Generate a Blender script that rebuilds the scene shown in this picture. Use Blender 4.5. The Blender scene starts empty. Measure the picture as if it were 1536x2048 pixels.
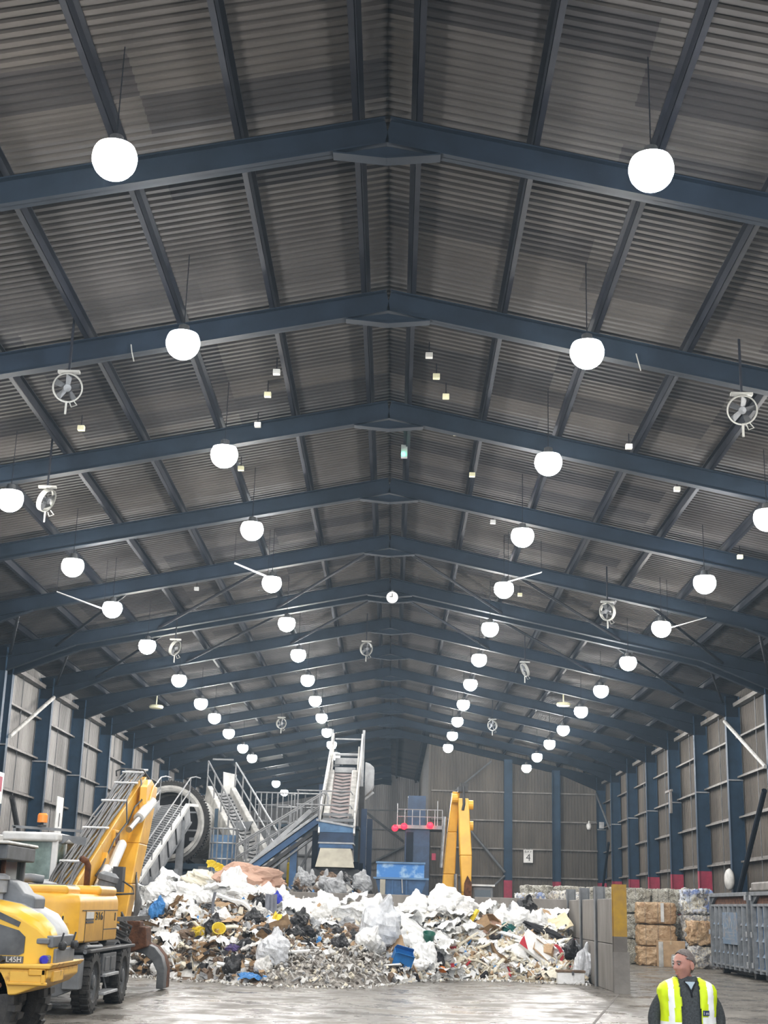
import bpy, bmesh, math, random
from mathutils import Vector, Matrix, Euler, noise
random.seed(7)
SC = bpy.context.scene
COL = SC.collection
R = math.radians
PI = math.pi

# ------------------------------------------------------------------ camera
CAMX, CAMZ = 0.3525, 1.85
cam = bpy.data.cameras.new('camera')
cam.sensor_fit = 'VERTICAL'; cam.sensor_height = 36.0; cam.lens = 48.297
cam.clip_start = 0.1; cam.clip_end = 500
cam_o = bpy.data.objects.new('camera', cam); COL.objects.link(cam_o)
rt = Vector((0.999613, 0.005546, 0.027270)); up = Vector((-0.024672, -0.276680, 0.960645)); fw = Vector((-0.012873, 0.960946, 0.276436))
m = Matrix((rt, up, -fw)).transposed().to_4x4()
m.translation = (CAMX, 0, CAMZ)
cam_o.matrix_world = m
SC.camera = cam_o

# ------------------------------------------------------------------ world, exposure
w = bpy.data.worlds.new('world'); SC.world = w; w.use_nodes = True
bg = w.node_tree.nodes['Background']
bg.inputs[0].default_value = (0.80, 0.88, 1.0, 1)
bg.inputs[1].default_value = 1.3            # overcast daylight, reaches in through the open front of the shed
SC.view_settings.view_transform = 'Standard'
SC.view_settings.look = 'None'
SC.view_settings.gamma = 1.0
SC.view_settings.use_curve_mapping = False
SC.view_settings.exposure = 1.3
LAMP = 95.0                                # strength of the high-bay lamps
HAZE = 0.0006

cy = SC.cycles
cy.max_bounces = 6; cy.diffuse_bounces = 3; cy.glossy_bounces = 2; cy.transmission_bounces = 3; cy.volume_bounces = 0; cy.transparent_max_bounces = 6
cy.caustics_reflective = False; cy.caustics_refractive = False
cy.adaptive_threshold = 0.06

# ------------------------------------------------------------------ materials
MATS = {}
def mat(name, col, rough=0.6, metal=0.0, var=0.12, scale=3.0, bump=0.0, bscale=None, col2=None, spec=0.4, alpha=1.0, stretch=(1, 1, 1), thr=None, coat=0.0, trans=0.0):
    """Principled material; col varies with a noise towards col2 (stains, dirt)."""
    m = bpy.data.materials.new(name); m.use_nodes = True
    nt = m.node_tree; b = nt.nodes['Principled BSDF']
    b.inputs['Roughness'].default_value = rough
    b.inputs['Metallic'].default_value = metal
    b.inputs['Specular IOR Level'].default_value = spec
    b.inputs['Coat Weight'].default_value = coat
    if trans: b.inputs['Transmission Weight'].default_value = trans
    if alpha < 1: b.inputs['Alpha'].default_value = alpha
    c2 = col2 if col2 else tuple(c * (1 - 2.2 * var) for c in col)
    if var or col2:
        tc = nt.nodes.new('ShaderNodeTexCoord'); mp = nt.nodes.new('ShaderNodeMapping')
        mp.inputs['Scale'].default_value = stretch
        nz = nt.nodes.new('ShaderNodeTexNoise'); nz.inputs['Scale'].default_value = scale
        nz.inputs['Detail'].default_value = 5; nz.inputs['Roughness'].default_value = 0.62
        rp = nt.nodes.new('ShaderNodeValToRGB')
        lo, hi = thr if thr else (0.36, 0.66)
        rp.color_ramp.elements[0].position = lo; rp.color_ramp.elements[1].position = hi
        rp.color_ramp.elements[0].color = (*c2, 1); rp.color_ramp.elements[1].color = (*col, 1)
        L = nt.links.new
        L(tc.outputs['Object'], mp.inputs['Vector']); L(mp.outputs[0], nz.inputs['Vector'])
        L(nz.outputs['Fac'], rp.inputs[0]); L(rp.outputs[0], b.inputs['Base Color'])
        if bump:
            n2 = nt.nodes.new('ShaderNodeTexNoise'); n2.inputs['Scale'].default_value = bscale or scale * 4
            n2.inputs['Detail'].default_value = 4
            bp = nt.nodes.new('ShaderNodeBump'); bp.inputs['Strength'].default_value = bump; bp.inputs['Distance'].default_value = 0.05
            L(mp.outputs[0], n2.inputs['Vector']); L(n2.outputs['Fac'], bp.inputs['Height']); L(bp.outputs[0], b.inputs['Normal'])
    else:
        b.inputs['Base Color'].default_value = (*col, 1)
    MATS[name] = m
    return m
def emit(name, col, s):
    m = bpy.data.materials.new(name); m.use_nodes = True
    b = m.node_tree.nodes['Principled BSDF']
    b.inputs['Base Color'].default_value = (*col, 1)
    b.inputs['Emission Color'].default_value = (*col, 1); b.inputs['Emission Strength'].default_value = s
    MATS[name] = m; return m

# ------------------------------------------------------------------ mesh building
WM = {}                                     # world matrices of everything built
class MB:
    def __init__(s): s.v = []; s.f = []; s.mi = []
    def add(s, vs, fs, m=0):
        o = len(s.v); s.v += [Vector(v) for v in vs]
        s.f += [tuple(i + o for i in f) for f in fs]; s.mi += [m] * len(fs)
        return s
    def hexa(s, P, m=0):                    # 8 corners: bottom 0-3 ccw, top 4-7
        return s.add(P, [(3, 2, 1, 0), (4, 5, 6, 7), (0, 1, 5, 4), (1, 2, 6, 5), (2, 3, 7, 6), (3, 0, 4, 7)], m)
    def box(s, c, d, rz=0, m=0, rot=None):
        x, y, z = d[0] / 2, d[1] / 2, d[2] / 2
        M = (rot if rot else Matrix.Rotation(rz, 3, 'Z')); c = Vector(c)
        return s.hexa([c + M @ Vector(p) for p in ((-x, -y, -z), (x, -y, -z), (x, y, -z), (-x, y, -z), (-x, -y, z), (x, -y, z), (x, y, z), (-x, y, z))], m)
    def b2(s, lo, hi, m=0):
        return s.box([(a + b) / 2 for a, b in zip(lo, hi)], [abs(b - a) for a, b in zip(lo, hi)], 0, m)
    def bar(s, p, q, wd, ht, upv=(0, 0, 1), m=0):
        p, q = Vector(p), Vector(q); d = (q - p).normalized(); u = Vector(upv)
        sd = d.cross(u)
        if sd.length < 1e-4: sd = d.cross(Vector((1, 0, 0)))
        sd.normalize(); u = sd.cross(d)
        a, b = sd * wd / 2, u * ht / 2
        return s.hexa([p - a - b, p + a - b, q + a - b, q - a - b, p - a + b, p + a + b, q + a + b, q - a + b], m)
    def tube(s, pts, r, n=8, m=0, cap=True):
        pts = [Vector(p) for p in pts]; rr = r if isinstance(r, (list, tuple)) else [r] * len(pts)
        vs = []; fs = []; prev = None
        for i, p in enumerate(pts):
            t = (pts[min(i + 1, len(pts) - 1)] - pts[max(i - 1, 0)]).normalized()
            if prev is None:
                prev = t.orthogonal().normalized()
            prev = (prev - t * prev.dot(t)).normalized(); b = t.cross(prev)
            for k in range(n):
                a = 2 * PI * k / n; vs.append(p + (prev * math.cos(a) + b * math.sin(a)) * rr[i])
        for i in range(len(pts) - 1):
            for k in range(n):
                k2 = (k + 1) % n; fs.append((i * n + k, i * n + k2, (i + 1) * n + k2, (i + 1) * n + k))
        if cap:
            fs.append(tuple(range(n - 1, -1, -1))); fs.append(tuple((len(pts) - 1) * n + k for k in range(n)))
        return s.add(vs, fs, m)
    def prism(s, poly, o, u, v, w, m=0):    # polygon in (u,v) at origin o, extruded along vector w
        o, u, v, w = Vector(o), Vector(u), Vector(v), Vector(w); n = len(poly)
        a = [o + u * p[0] + v * p[1] for p in poly]
        if u.cross(v).dot(w) < 0: a = a[::-1]
        fs = [tuple(range(n - 1, -1, -1)), tuple(range(n, 2 * n))]
        fs += [(i, (i + 1) % n, n + (i + 1) % n, n + i) for i in range(n)]
        return s.add(a + [p + w for p in a], fs, m)
    def loft(s, A, B, m=0):                 # two rings of equal count, capped
        n = len(A)
        fs = [tuple(range(n - 1, -1, -1)), tuple(range(n, 2 * n))] + [(i, (i + 1) % n, n + (i + 1) % n, n + i) for i in range(n)]
        return s.add(list(A) + list(B), fs, m)
    def lathe(s, prof, o=(0, 0, 0), ax=(0, 0, 1), n=24, m=0):
        o = Vector(o); ax = Vector(ax).normalized(); e = ax.orthogonal().normalized(); g = ax.cross(e); vs = []; fs = []
        for r, z in prof:
            for k in range(n):
                a = 2 * PI * k / n; vs.append(o + ax * z + (e * math.cos(a) + g * math.sin(a)) * max(r, 1e-4))
        for i in range(len(prof) - 1):
            for k in range(n):
                k2 = (k + 1) % n; fs.append((i * n + k, i * n + k2, (i + 1) * n + k2, (i + 1) * n + k))
        return s.add(vs, fs, m)
    def grid(s, nx, ny, fn, m=0):
        vs = [fn(i / nx, j / ny) for j in range(ny + 1) for i in range(nx + 1)]
        fs = [(j * (nx + 1) + i, j * (nx + 1) + i + 1, (j + 1) * (nx + 1) + i + 1, (j + 1) * (nx + 1) + i) for j in range(ny) for i in range(nx)]
        return s.add(vs, fs, m)
    def build(s, name, mats, parent=None, bevel=0, smooth=False, world=True, seg=2, angle=40, subd=0):
        me = bpy.data.meshes.new(name)
        vs = s.v
        if parent is not None and world:
            inv = WM[parent.name].inverted(); vs = [inv @ v for v in vs]
        me.from_pydata([tuple(v) for v in vs], [], s.f)
        if not isinstance(mats, (list, tuple)): mats = [mats]
        for k in mats: me.materials.append(MATS[k] if isinstance(k, str) else k)
        me.polygons.foreach_set('material_index', s.mi)
        if smooth: me.polygons.foreach_set('use_smooth', [True] * len(me.polygons))
        me.update()
        o = bpy.data.objects.new(name, me); COL.objects.link(o)
        if parent is not None: o.parent = parent
        WM[o.name] = WM[parent.name].copy() if parent is not None else Matrix.Identity(4)
        if subd:
            sm = o.modifiers.new('subd', 'SUBSURF'); sm.levels = subd; sm.render_levels = subd
        if bevel:
            bm = o.modifiers.new('bevel', 'BEVEL'); bm.width = bevel; bm.segments = seg; bm.limit_method = 'ANGLE'; bm.angle_limit = R(angle)
            if not smooth:
                me.polygons.foreach_set('use_smooth', [True] * len(me.polygons)); bm.harden_normals = True
        return o
USED = {}
def tag(o, label, cat=None, group=None, kind=None):
    o['label'] = label
    if cat: o['category'] = cat
    if group: o['group'] = group
    if kind: o['kind'] = kind
    return o
def thing(name, label, cat, loc=(0, 0, 0), rz=0, group=None, kind=None):
    o = bpy.data.objects.new(name, None); COL.objects.link(o)
    o.location = loc; o.rotation_euler = (0, 0, rz); o.empty_display_size = 0.2
    WM[o.name] = Matrix.LocRotScale(Vector(loc), Euler((0, 0, rz)), None)
    return tag(o, label, cat, group, kind)
def struct(o, label=None, cat=None, group=None):
    o['kind'] = 'structure'
    if label: o['label'] = label
    if cat: o['category'] = cat
    if group: o['group'] = group
    return o
def copy_tree(o, parent=None):
    c = o.copy(); COL.objects.link(c); c.parent = parent
    for ch in list(o.children): copy_tree(ch, c)
    return c
ORD = ['first', 'second', 'third', 'fourth', 'fifth', 'sixth', 'seventh', 'eighth', 'ninth', 'tenth', 'eleventh', 'twelfth', 'thirteenth', 'fourteenth', 'fifteenth', 'sixteenth', 'seventeenth', 'eighteenth', 'nineteenth', 'twentieth', 'twenty-first', 'twenty-second']
def nz(x, y, z=0.0): return noise.noise(Vector((x, y, z)))

# palette (scene linear)
mat('steel_blue', (0.0085, 0.0145, 0.0235), 0.6, spec=0.12, var=0.18, scale=1.2)
mat('column_blue', (0.022, 0.050, 0.088), 0.55, spec=0.2, var=0.18, scale=1.2)
mat('steel_blue_dusty', (0.042, 0.078, 0.115), 0.6, var=0.2, scale=1.5)
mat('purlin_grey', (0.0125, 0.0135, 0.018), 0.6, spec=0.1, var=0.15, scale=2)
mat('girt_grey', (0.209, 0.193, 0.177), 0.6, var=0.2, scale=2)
mat('red_paint', (0.36, 0.035, 0.075), 0.6, var=0.15, scale=3)
mat('brace_grey', (0.120, 0.128, 0.135), 0.6, var=0.15, scale=3)
mat('wall_pale', (0.326, 0.311, 0.296), 0.7, var=0.22, scale=0.9, stretch=(1, 1, 0.12))
mat('wall_brown', (0.099, 0.083, 0.066), 0.75, var=0.2, scale=0.9, stretch=(1, 1, 0.15))
mat('wall_end', (0.116, 0.102, 0.085), 0.7, var=0.2, scale=0.8, stretch=(1, 1, 0.15))
mat('white_paint', (0.72, 0.72, 0.70), 0.5, var=0.12, scale=3)
mat('off_white', (0.58, 0.57, 0.54), 0.6, var=0.2, scale=3)
mat('machine_grey', (0.20, 0.21, 0.22), 0.5, var=0.15, scale=3)
mat('pale_grey', (0.42, 0.43, 0.44), 0.5, var=0.18, scale=2.5)
mat('dark_grey', (0.055, 0.057, 0.06), 0.55, var=0.2, scale=4)
mat('mid_grey', (0.13, 0.135, 0.14), 0.55, var=0.2, scale=4)
mat('black_rubber', (0.022, 0.022, 0.023), 0.75, var=0.3, scale=9, col2=(0.05, 0.047, 0.043), bump=0.2)
mat('black', (0.012, 0.012, 0.013), 0.5, var=0)
mat('yellow', (0.80, 0.44, 0.045), 0.38, var=0.1, scale=2.2, col2=(0.66, 0.34, 0.035), spec=0.5)
mat('yellow_loader', (0.86, 0.52, 0.03), 0.32, var=0.1, scale=1.5, col2=(0.78, 0.44, 0.03), spec=0.5)
mat('yellow_worn', (0.78, 0.45, 0.07), 0.5, scale=5, col2=(0.30, 0.13, 0.03), thr=(0.33, 0.46))
mat('rust', (0.16, 0.065, 0.03), 0.85, var=0.3, scale=6, bump=0.3)
mat('steel', (0.45, 0.46, 0.47), 0.32, metal=0.85, var=0.15, scale=6)
mat('galv', (0.357, 0.365, 0.374), 0.45, metal=0.5, var=0.15, scale=5)
mat('hose_grey', (0.10, 0.10, 0.10), 0.5, metal=0.3, var=0.2, scale=5)
mat('glass_dark', (0.03, 0.04, 0.04), 0.08, var=0, spec=0.6)
mat('glass_green', (0.20, 0.27, 0.24), 0.08, var=0.2, scale=4, spec=0.6)
mat('blue_paint', (0.045, 0.125, 0.27), 0.45, var=0.2, scale=2)
mat('blue_light', (0.13, 0.25, 0.42), 0.5, var=0.18, scale=2)
mat('blue_skip', (0.05, 0.20, 0.50), 0.5, scale=2.6, col2=(0.30, 0.46, 0.62), thr=(0.36, 0.5))
mat('blue_dark', (0.022, 0.05, 0.105), 0.55, var=0.2, scale=2)
mat('beige', (0.44, 0.41, 0.33), 0.6, var=0.12, scale=2)
mat('belt_pink', (0.36, 0.30, 0.29), 0.8, var=0.15, scale=3)
mat('belt_grey', (0.36, 0.36, 0.36), 0.8, var=0.25, scale=4)
mat('concrete', (0.264, 0.248, 0.228), 0.8, scale=1.4, col2=(0.160, 0.148, 0.136), thr=(0.3, 0.7), bump=0.15, bscale=9)
mat('concrete_dark', (0.19, 0.175, 0.16), 0.85, scale=1.2, col2=(0.11, 0.10, 0.09), thr=(0.3, 0.7), bump=0.15, bscale=9)
mat('mustard', (0.42, 0.25, 0.02), 0.7, scale=3, col2=(0.28, 0.17, 0.04), var=0.2)
mat('container_blue', (0.095, 0.15, 0.22), 0.55, scale=3.0, col2=(0.20, 0.19, 0.19), thr=(0.34, 0.5))
mat('container_grey', (0.17, 0.185, 0.20), 0.6, var=0.2, scale=4)
# ------------------------------------------------------------------ the shed
S = 0.205                                   # roof slope
ZR = 13.24                                  # top of the rafters at the ridge
WX = 14.12                                  # inside face of the wall sheeting
Y0 = 18.24
def frame_y(k): return Y0 + (k - 1) * 6.0 + (0.96 if k > 6 else 0)
NAVE_END = 127.2; GABLE = 91.2
def rtop(x): return ZR - S * abs(x)

# floor with its own wet, stained concrete
def floor_mat():
    m = bpy.data.materials.new('floor_concrete'); m.use_nodes = True; nt = m.node_tree; L = nt.links.new
    b = nt.nodes['Principled BSDF']; tc = nt.nodes.new('ShaderNodeTexCoord')
    def noise_n(sc, det=6, mp=None):
        n = nt.nodes.new('ShaderNodeTexNoise'); n.inputs['Scale'].default_value = sc; n.inputs['Detail'].default_value = det; n.inputs['Roughness'].default_value = 0.65
        L((mp or tc).outputs[0 if mp else 'Object'], n.inputs['Vector']); return n
    mp = nt.nodes.new('ShaderNodeMapping'); mp.inputs['Scale'].default_value = (0.5, 0.16, 1); mp.inputs['Rotation'].default_value = (0, 0, 0.5); L(tc.outputs['Object'], mp.inputs['Vector'])
    a = noise_n(1.6, 7, mp); c = noise_n(0.9, 6); d = noise_n(7, 6)
    r1 = nt.nodes.new('ShaderNodeValToRGB'); e = r1.color_ramp.elements
    e[0].position = 0.36; e[0].color = (0.105, 0.094, 0.08, 1); e[1].position = 0.64; e[1].color = (0.205, 0.187, 0.160, 1)
    L(a.outputs['Fac'], r1.inputs[0])
    mx = nt.nodes.new('ShaderNodeMixRGB'); mx.blend_type = 'MULTIPLY'; mx.inputs[0].default_value = 0.7
    r2 = nt.nodes.new('ShaderNodeValToRGB'); r2.color_ramp.elements[0].position = 0.3; r2.color_ramp.elements[0].color = (0.52, 0.49, 0.46, 1); r2.color_ramp.elements[1].position = 0.6
    L(d.outputs['Fac'], r2.inputs[0]); L(r1.outputs[0], mx.inputs[1]); L(r2.outputs[0], mx.inputs[2]); L(mx.outputs[0], b.inputs['Base Color'])
    r3 = nt.nodes.new('ShaderNodeValToRGB'); r3.color_ramp.elements[0].position = 0.42; r3.color_ramp.elements[0].color = (0.2, 0.2, 0.2, 1); r3.color_ramp.elements[1].position = 0.6; r3.color_ramp.elements[1].color = (0.7, 0.7, 0.7, 1)
    L(c.outputs['Fac'], r3.inputs[0]); L(r3.outputs[0], b.inputs['Roughness'])
    bp = nt.nodes.new('ShaderNodeBump'); bp.inputs['Strength'].default_value = 0.25; bp.inputs['Distance'].default_value = 0.02
    L(d.outputs['Fac'], bp.inputs['Height']); L(bp.outputs[0], b.inputs['Normal'])
    MATS['floor'] = m
floor_mat()
f = MB(); f.add([(-60, -45, 0), (60, -45, 0), (60, 135, 0), (-60, 135, 0)], [(0, 1, 2, 3)])
struct(f.build('floor', 'floor'), 'wet stained concrete floor of the shed', 'floor')
# floor joint lines
def joint(p, q, n):
    j = MB(); j.bar((*p, 0.001), (*q, 0.001), 0.05, 0.006); struct(j.build('floor_joint', 'concrete_dark'), n, 'floor joint')
joint((-5.2, 24.5), (-4.7, 31.0), 'dark straight joint line in the floor beside the wheeled excavator')
joint((5.9, 35.2), (3.2, 22.0), 'dark joint line in the floor running from the yellow post')

# corrugated roof sheets: trapezoid ribs run down the slope; sheets differ in tone
def sheet_mat(name, cols, cw, cl, ax):
    m = bpy.data.materials.new(name); m.use_nodes = True; nt = m.node_tree; L = nt.links.new
    b = nt.nodes['Principled BSDF']; b.inputs['Roughness'].default_value = 0.7; b.inputs['Specular IOR Level'].default_value = 0.15
    tc = nt.nodes.new('ShaderNodeTexCoord'); sep = nt.nodes.new('ShaderNodeSeparateXYZ'); L(tc.outputs['Object'], sep.inputs[0])
    def fl(out, k):
        d = nt.nodes.new('ShaderNodeMath'); d.operation = 'DIVIDE'; d.inputs[1].default_value = k; L(out, d.inputs[0])
        g = nt.nodes.new('ShaderNodeMath'); g.operation = 'FLOOR'; L(d.outputs[0], g.inputs[0]); return g.outputs[0]
    cb = nt.nodes.new('ShaderNodeCombineXYZ')
    L(fl(sep.outputs['Y' if ax == 'Y' else 'X'], cw), cb.inputs[0]); L(fl(sep.outputs['X' if ax == 'Y' else 'Z'], cl), cb.inputs[1])
    wn = nt.nodes.new('ShaderNodeTexWhiteNoise'); L(cb.outputs[0], wn.inputs['Vector'])
    r = nt.nodes.new('ShaderNodeValToRGB'); el = r.color_ramp.elements
    el[0].color = (*cols[0], 1); el[0].position = 0.0; el[1].color = (*cols[-1], 1); el[1].position = 1.0
    for i, c in enumerate(cols[1:-1]):
        e = el.new((i + 1) / (len(cols) - 1)); e.color = (*c, 1)
    L(wn.outputs['Value'], r.inputs[0])
    n = nt.nodes.new('ShaderNodeTexNoise'); n.inputs['Scale'].default_value = 1.3; n.inputs['Detail'].default_value = 5; L(tc.outputs['Object'], n.inputs['Vector'])
    r2 = nt.nodes.new('ShaderNodeValToRGB'); r2.color_ramp.elements[0].position = 0.3; r2.color_ramp.elements[0].color = (0.86, 0.85, 0.85, 1); r2.color_ramp.elements[1].position = 0.6
    L(n.outputs['Fac'], r2.inputs[0])
    mx = nt.nodes.new('ShaderNodeMixRGB'); mx.blend_type = 'MULTIPLY'; mx.inputs[0].default_value = 1
    L(r.outputs[0], mx.inputs[1]); L(r2.outputs[0], mx.inputs[2]); L(mx.outputs[0], b.inputs['Base Color'])
    MATS[name] = m
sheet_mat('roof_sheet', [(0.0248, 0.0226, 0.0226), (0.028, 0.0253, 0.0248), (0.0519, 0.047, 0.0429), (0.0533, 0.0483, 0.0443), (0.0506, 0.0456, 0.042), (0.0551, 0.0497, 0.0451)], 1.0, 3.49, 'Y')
RIB = 0.2
def ribs(a, b, pitch=RIB):                   # (position, depth) along the sheet
    out = []; y = a
    while y < b:
        out += [(y, 0), (y + pitch * 0.42, 0), (y + pitch * 0.54, 1), (y + pitch * 0.86, 1), (y + pitch * 0.98, 0)]
        y += pitch
    return out
RT = 0.24                                    # purlin depth: sheet lies this far above the rafters
rf = MB()
pr = ribs(-4.0, NAVE_END)
vs = []; fs = []
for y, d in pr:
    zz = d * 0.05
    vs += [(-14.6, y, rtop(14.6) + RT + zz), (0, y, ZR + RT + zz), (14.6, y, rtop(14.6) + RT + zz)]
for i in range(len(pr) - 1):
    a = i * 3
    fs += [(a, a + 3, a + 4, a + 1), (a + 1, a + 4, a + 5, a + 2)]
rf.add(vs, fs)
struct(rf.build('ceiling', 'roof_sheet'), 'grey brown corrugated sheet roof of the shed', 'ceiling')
rc = MB(); rc.add([(-15, -4, rtop(15) + RT + .3), (0, -4, ZR + RT + .3), (15, -4, rtop(15) + RT + .3), (-15, NAVE_END + .4, rtop(15) + RT + .3), (0, NAVE_END + .4, ZR + RT + .3), (15, NAVE_END + .4, rtop(15) + RT + .3)], [(0, 3, 4, 1), (1, 4, 5, 2)])
struct(rc.build('roof', 'purlin_grey'), 'outer skin of the shed roof', 'roof')

# side walls, corrugated vertically
def side_wall(name, x, sgn, y0, y1, mt, label):
    p = ribs(y0, y1); vs = []; fs = []
    for y, d in p:
        xx = x + sgn * d * 0.03; vs += [(xx, y, 0), (xx, y, rtop(WX) + RT)]
    for i in range(len(p) - 1): fs.append((2 * i, 2 * i + 1, 2 * i + 3, 2 * i + 2) if sgn > 0 else (2 * i, 2 * i + 2, 2 * i + 3, 2 * i + 1))
    b = MB(); b.add(vs, fs); b.b2((x + sgn * .07, y0, 0), (x + sgn * .12, y1, rtop(WX) + RT))
    return struct(b.build(name, mt), label, 'wall')
side_wall('wall_left', -WX, -1, -4, NAVE_END, 'wall_pale', 'pale grey sheeted left side wall')
side_wall('wall_right', WX, 1, -4, GABLE, 'wall_brown', 'brown grey sheeted right side wall')
# gable across the right half, then the nave runs on to the left of it
def cross_wall(name, y, x0, x1, mt, label, z0=0):
    p = ribs(x0, x1); vs = []; fs = []
    for x, d in p: vs += [(x, y + d * 0.03, z0), (x, y + d * 0.03, rtop(x) + RT)]
    for i in range(len(p) - 1): fs.append((2 * i, 2 * i + 2, 2 * i + 3, 2 * i + 1))
    b = MB(); b.add(vs, fs); n = len(p)
    b.add([(x0, y + .07, z0), (x1, y + .07, z0), (x1, y + .07, rtop(x1) + RT), (min(max(0, x0), x1), y + .07, rtop(min(max(0, x0), x1)) + RT), (x0, y + .07, rtop(x0) + RT)], [(0, 1, 2, 3, 4)])
    return struct(b.build(name, mt), label, 'wall')
cross_wall('wall_back', GABLE + .12, 2.6, WX, 'wall_end', 'brown grey ribbed end wall on the right half')
cross_wall('wall_far', NAVE_END, -WX, 2.7, 'wall_pale', 'pale far end wall seen past the blue box')
b = MB(); b.b2((2.55, GABLE + .1, 0), (2.68, NAVE_END, rtop(2.6) + RT)); struct(b.build('wall_return', 'wall_end'), 'plain wall running back from the end wall', 'wall')

# portal frames
def i_beam(b, p, q, dep, wid, out):          # web in the frame plane, flanges top and bottom
    p, q = Vector(p), Vector(q); o = Vector(out).normalized()
    b.bar(p, q, 0.02, dep, o)
    b.bar(p + o * (dep / 2 - .012), q + o * (dep / 2 - .012), wid, .024, o); b.bar(p - o * (dep / 2 - .012), q - o * (dep / 2 - .012), wid, .024, o)
ZK = 9.55                                    # inner knee
def rafters(y, label, xr=13.5, right=True):
    b = MB()
    for sx in ((-1, 1) if right else (-1,)):
        u = Vector((sx, 0, -S)).normalized(); nrm = Vector((sx * S, 0, 1)).normalized()
        dp = 0.44
        p = Vector((0, y, ZR - dp / 2)); q = Vector((sx * 14.0, y, rtop(14.0) - dp / 2))
        i_beam(b, p, q, dp, 0.22, nrm)
        # apex haunch and eaves haunch: web plates with a sloping bottom flange
        zb = ZR - .46
        b.prism([(0, zb), (0.78 * sx, zb - S * .78 + .02), (0, zb - .24)], (0, y - .01, 0), (1, 0, 0), (0, 0, 1), (0, .02, 0))
        b.bar((0, y, zb - .24), (.80 * sx, y, zb - S * .80), .22, .024)
        z1 = rtop(11.2) - .44; z2 = ZK
        b.prism([(11.2 * sx, z1), (13.5 * sx, rtop(13.5) - .44), (13.5 * sx, z2)], (0, y - .01, 0), (1, 0, 0), (0, 0, 1), (0, .02, 0))
        b.bar((11.15 * sx, y, z1 + .01), (13.52 * sx, y, z2), .22, .026)
        b.prism([(13.48 * sx, z2), (13.48 * sx, rtop(13.5) - .1), (14.08 * sx, rtop(14.08) - .1), (14.08 * sx, z2)], (0, y - .012, 0), (1, 0, 0), (0, 0, 1), (0, .024, 0))
    return struct(b.build('roof_beam', 'steel_blue'), label, 'roof beam', 'blue rafters across the roof')
PAINT = 3.72
def column(x, y, label, red):
    sx = 1 if x > 0 else -1
    t = thing('steel_column', label, 'column', (x, y, 0), 0, 'blue steel columns along the side walls', 'structure')
    def seg(z0, z1, name, mt):
        b = MB(); i_beam(b, (sx * 13.78, y, z0), (sx * 13.78, y, z1), .56, .26, (sx, 0, 0))
        return b.build(name, mt, t)
    if red:
        o = seg(0, PAINT, 'painted_base', 'red_paint'); o['label'] = 'red painted foot of the column'
        seg(PAINT, rtop(13.78) - .05, 'shaft', 'column_blue')
    else: seg(0, rtop(13.78) - .05, 'shaft', 'column_blue')
    b = MB(); b.bar((sx * 13.5, y - .12, 7.05), (sx * 14.08, y - .12, 7.05), .03, .05); b.build('cleat', 'galv', t)
FR = [(k, frame_y(k)) for k in range(-2, 14)] + [(6.5, 49.2)]
FR.sort(key=lambda a: a[1])
for i, (k, y) in enumerate(FR):
    w_ = ORD[i]
    rafters(y, f'blue steel rafter pair across the roof, {w_} counting from the open front')
    column(-13.8, y, f'blue steel column on the left wall, {w_} counting from the open front', False)
    column(13.8, y, f'blue steel column on the right wall, {w_} counting from the open front', y > 57)
for i in range(6):
    y = 97.2 + 6 * i - (.2 if i == 5 else 0)
    rafters(y, f'blue steel rafter in the far nave beyond the end wall, {ORD[i]} of those', right=False)
    column(-13.8, y, f'blue steel column on the left wall beyond the end wall, {ORD[i]} of those', False)

# purlins and girts run the length of the shed
PX_ = [0.43 + 1.745 * i for i in range(8)]
names = ['next to the ridge', 'second from the ridge', 'third from the ridge', 'fourth from the ridge', 'fifth from the ridge', 'sixth from the ridge', 'seventh from the ridge', 'nearest the eaves']
for sx, side in ((-1, 'left'), (1, 'right')):
    for i, x in enumerate(PX_):
        b = MB(); z = rtop(x)
        yend = NAVE_END - .2 if (sx < 0 or x < 2.4) else GABLE
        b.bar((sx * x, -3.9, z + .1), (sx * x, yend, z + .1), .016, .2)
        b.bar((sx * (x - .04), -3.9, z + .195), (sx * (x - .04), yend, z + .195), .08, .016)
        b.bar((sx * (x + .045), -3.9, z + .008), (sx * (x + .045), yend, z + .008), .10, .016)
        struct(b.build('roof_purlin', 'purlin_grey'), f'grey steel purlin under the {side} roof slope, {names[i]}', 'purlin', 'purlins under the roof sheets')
    GZ = [2.3, 3.96, 5.65, 7.2, 8.75]
    gn = ['lowest', 'second from the floor', 'third from the floor', 'fourth from the floor', 'highest']
    yend = NAVE_END if sx < 0 else GABLE
    for z, n in zip(GZ, gn):
        b = MB(); xx = sx * 13.98
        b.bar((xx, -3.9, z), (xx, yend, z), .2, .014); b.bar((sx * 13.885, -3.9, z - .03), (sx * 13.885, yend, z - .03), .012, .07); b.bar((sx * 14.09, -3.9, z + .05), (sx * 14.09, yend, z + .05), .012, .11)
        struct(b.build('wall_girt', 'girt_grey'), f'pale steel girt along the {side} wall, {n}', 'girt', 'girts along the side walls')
    b = MB(); b.bar((sx * 13.95, -3.9, 10.02), (sx * 13.95, yend, 10.02), .26, .16)
    struct(b.build('eaves_beam', 'girt_grey'), f'pale eaves beam along the top of the {side} wall', 'eaves beam')
# thin drop rods between girts, one per bay
for sx, side in ((-1, 'left'), (1, 'right')):
    for i in range(len(FR) - 1):
        ya, yb = FR[i][1], FR[i + 1][1]
        if yb - ya < 3 or yb < 48: continue
        b = MB(); b.tube([(sx * 13.93, (ya + yb) / 2, 0), (sx * 13.93, (ya + yb) / 2, 9.95)], .018, 6)
        struct(b.build('sag_rod', 'mid_grey'), f'thin vertical rod between girts of the {side} wall, in the {ORD[i]} bay from the open front', 'rod', 'sag rods between the girts')

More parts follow.
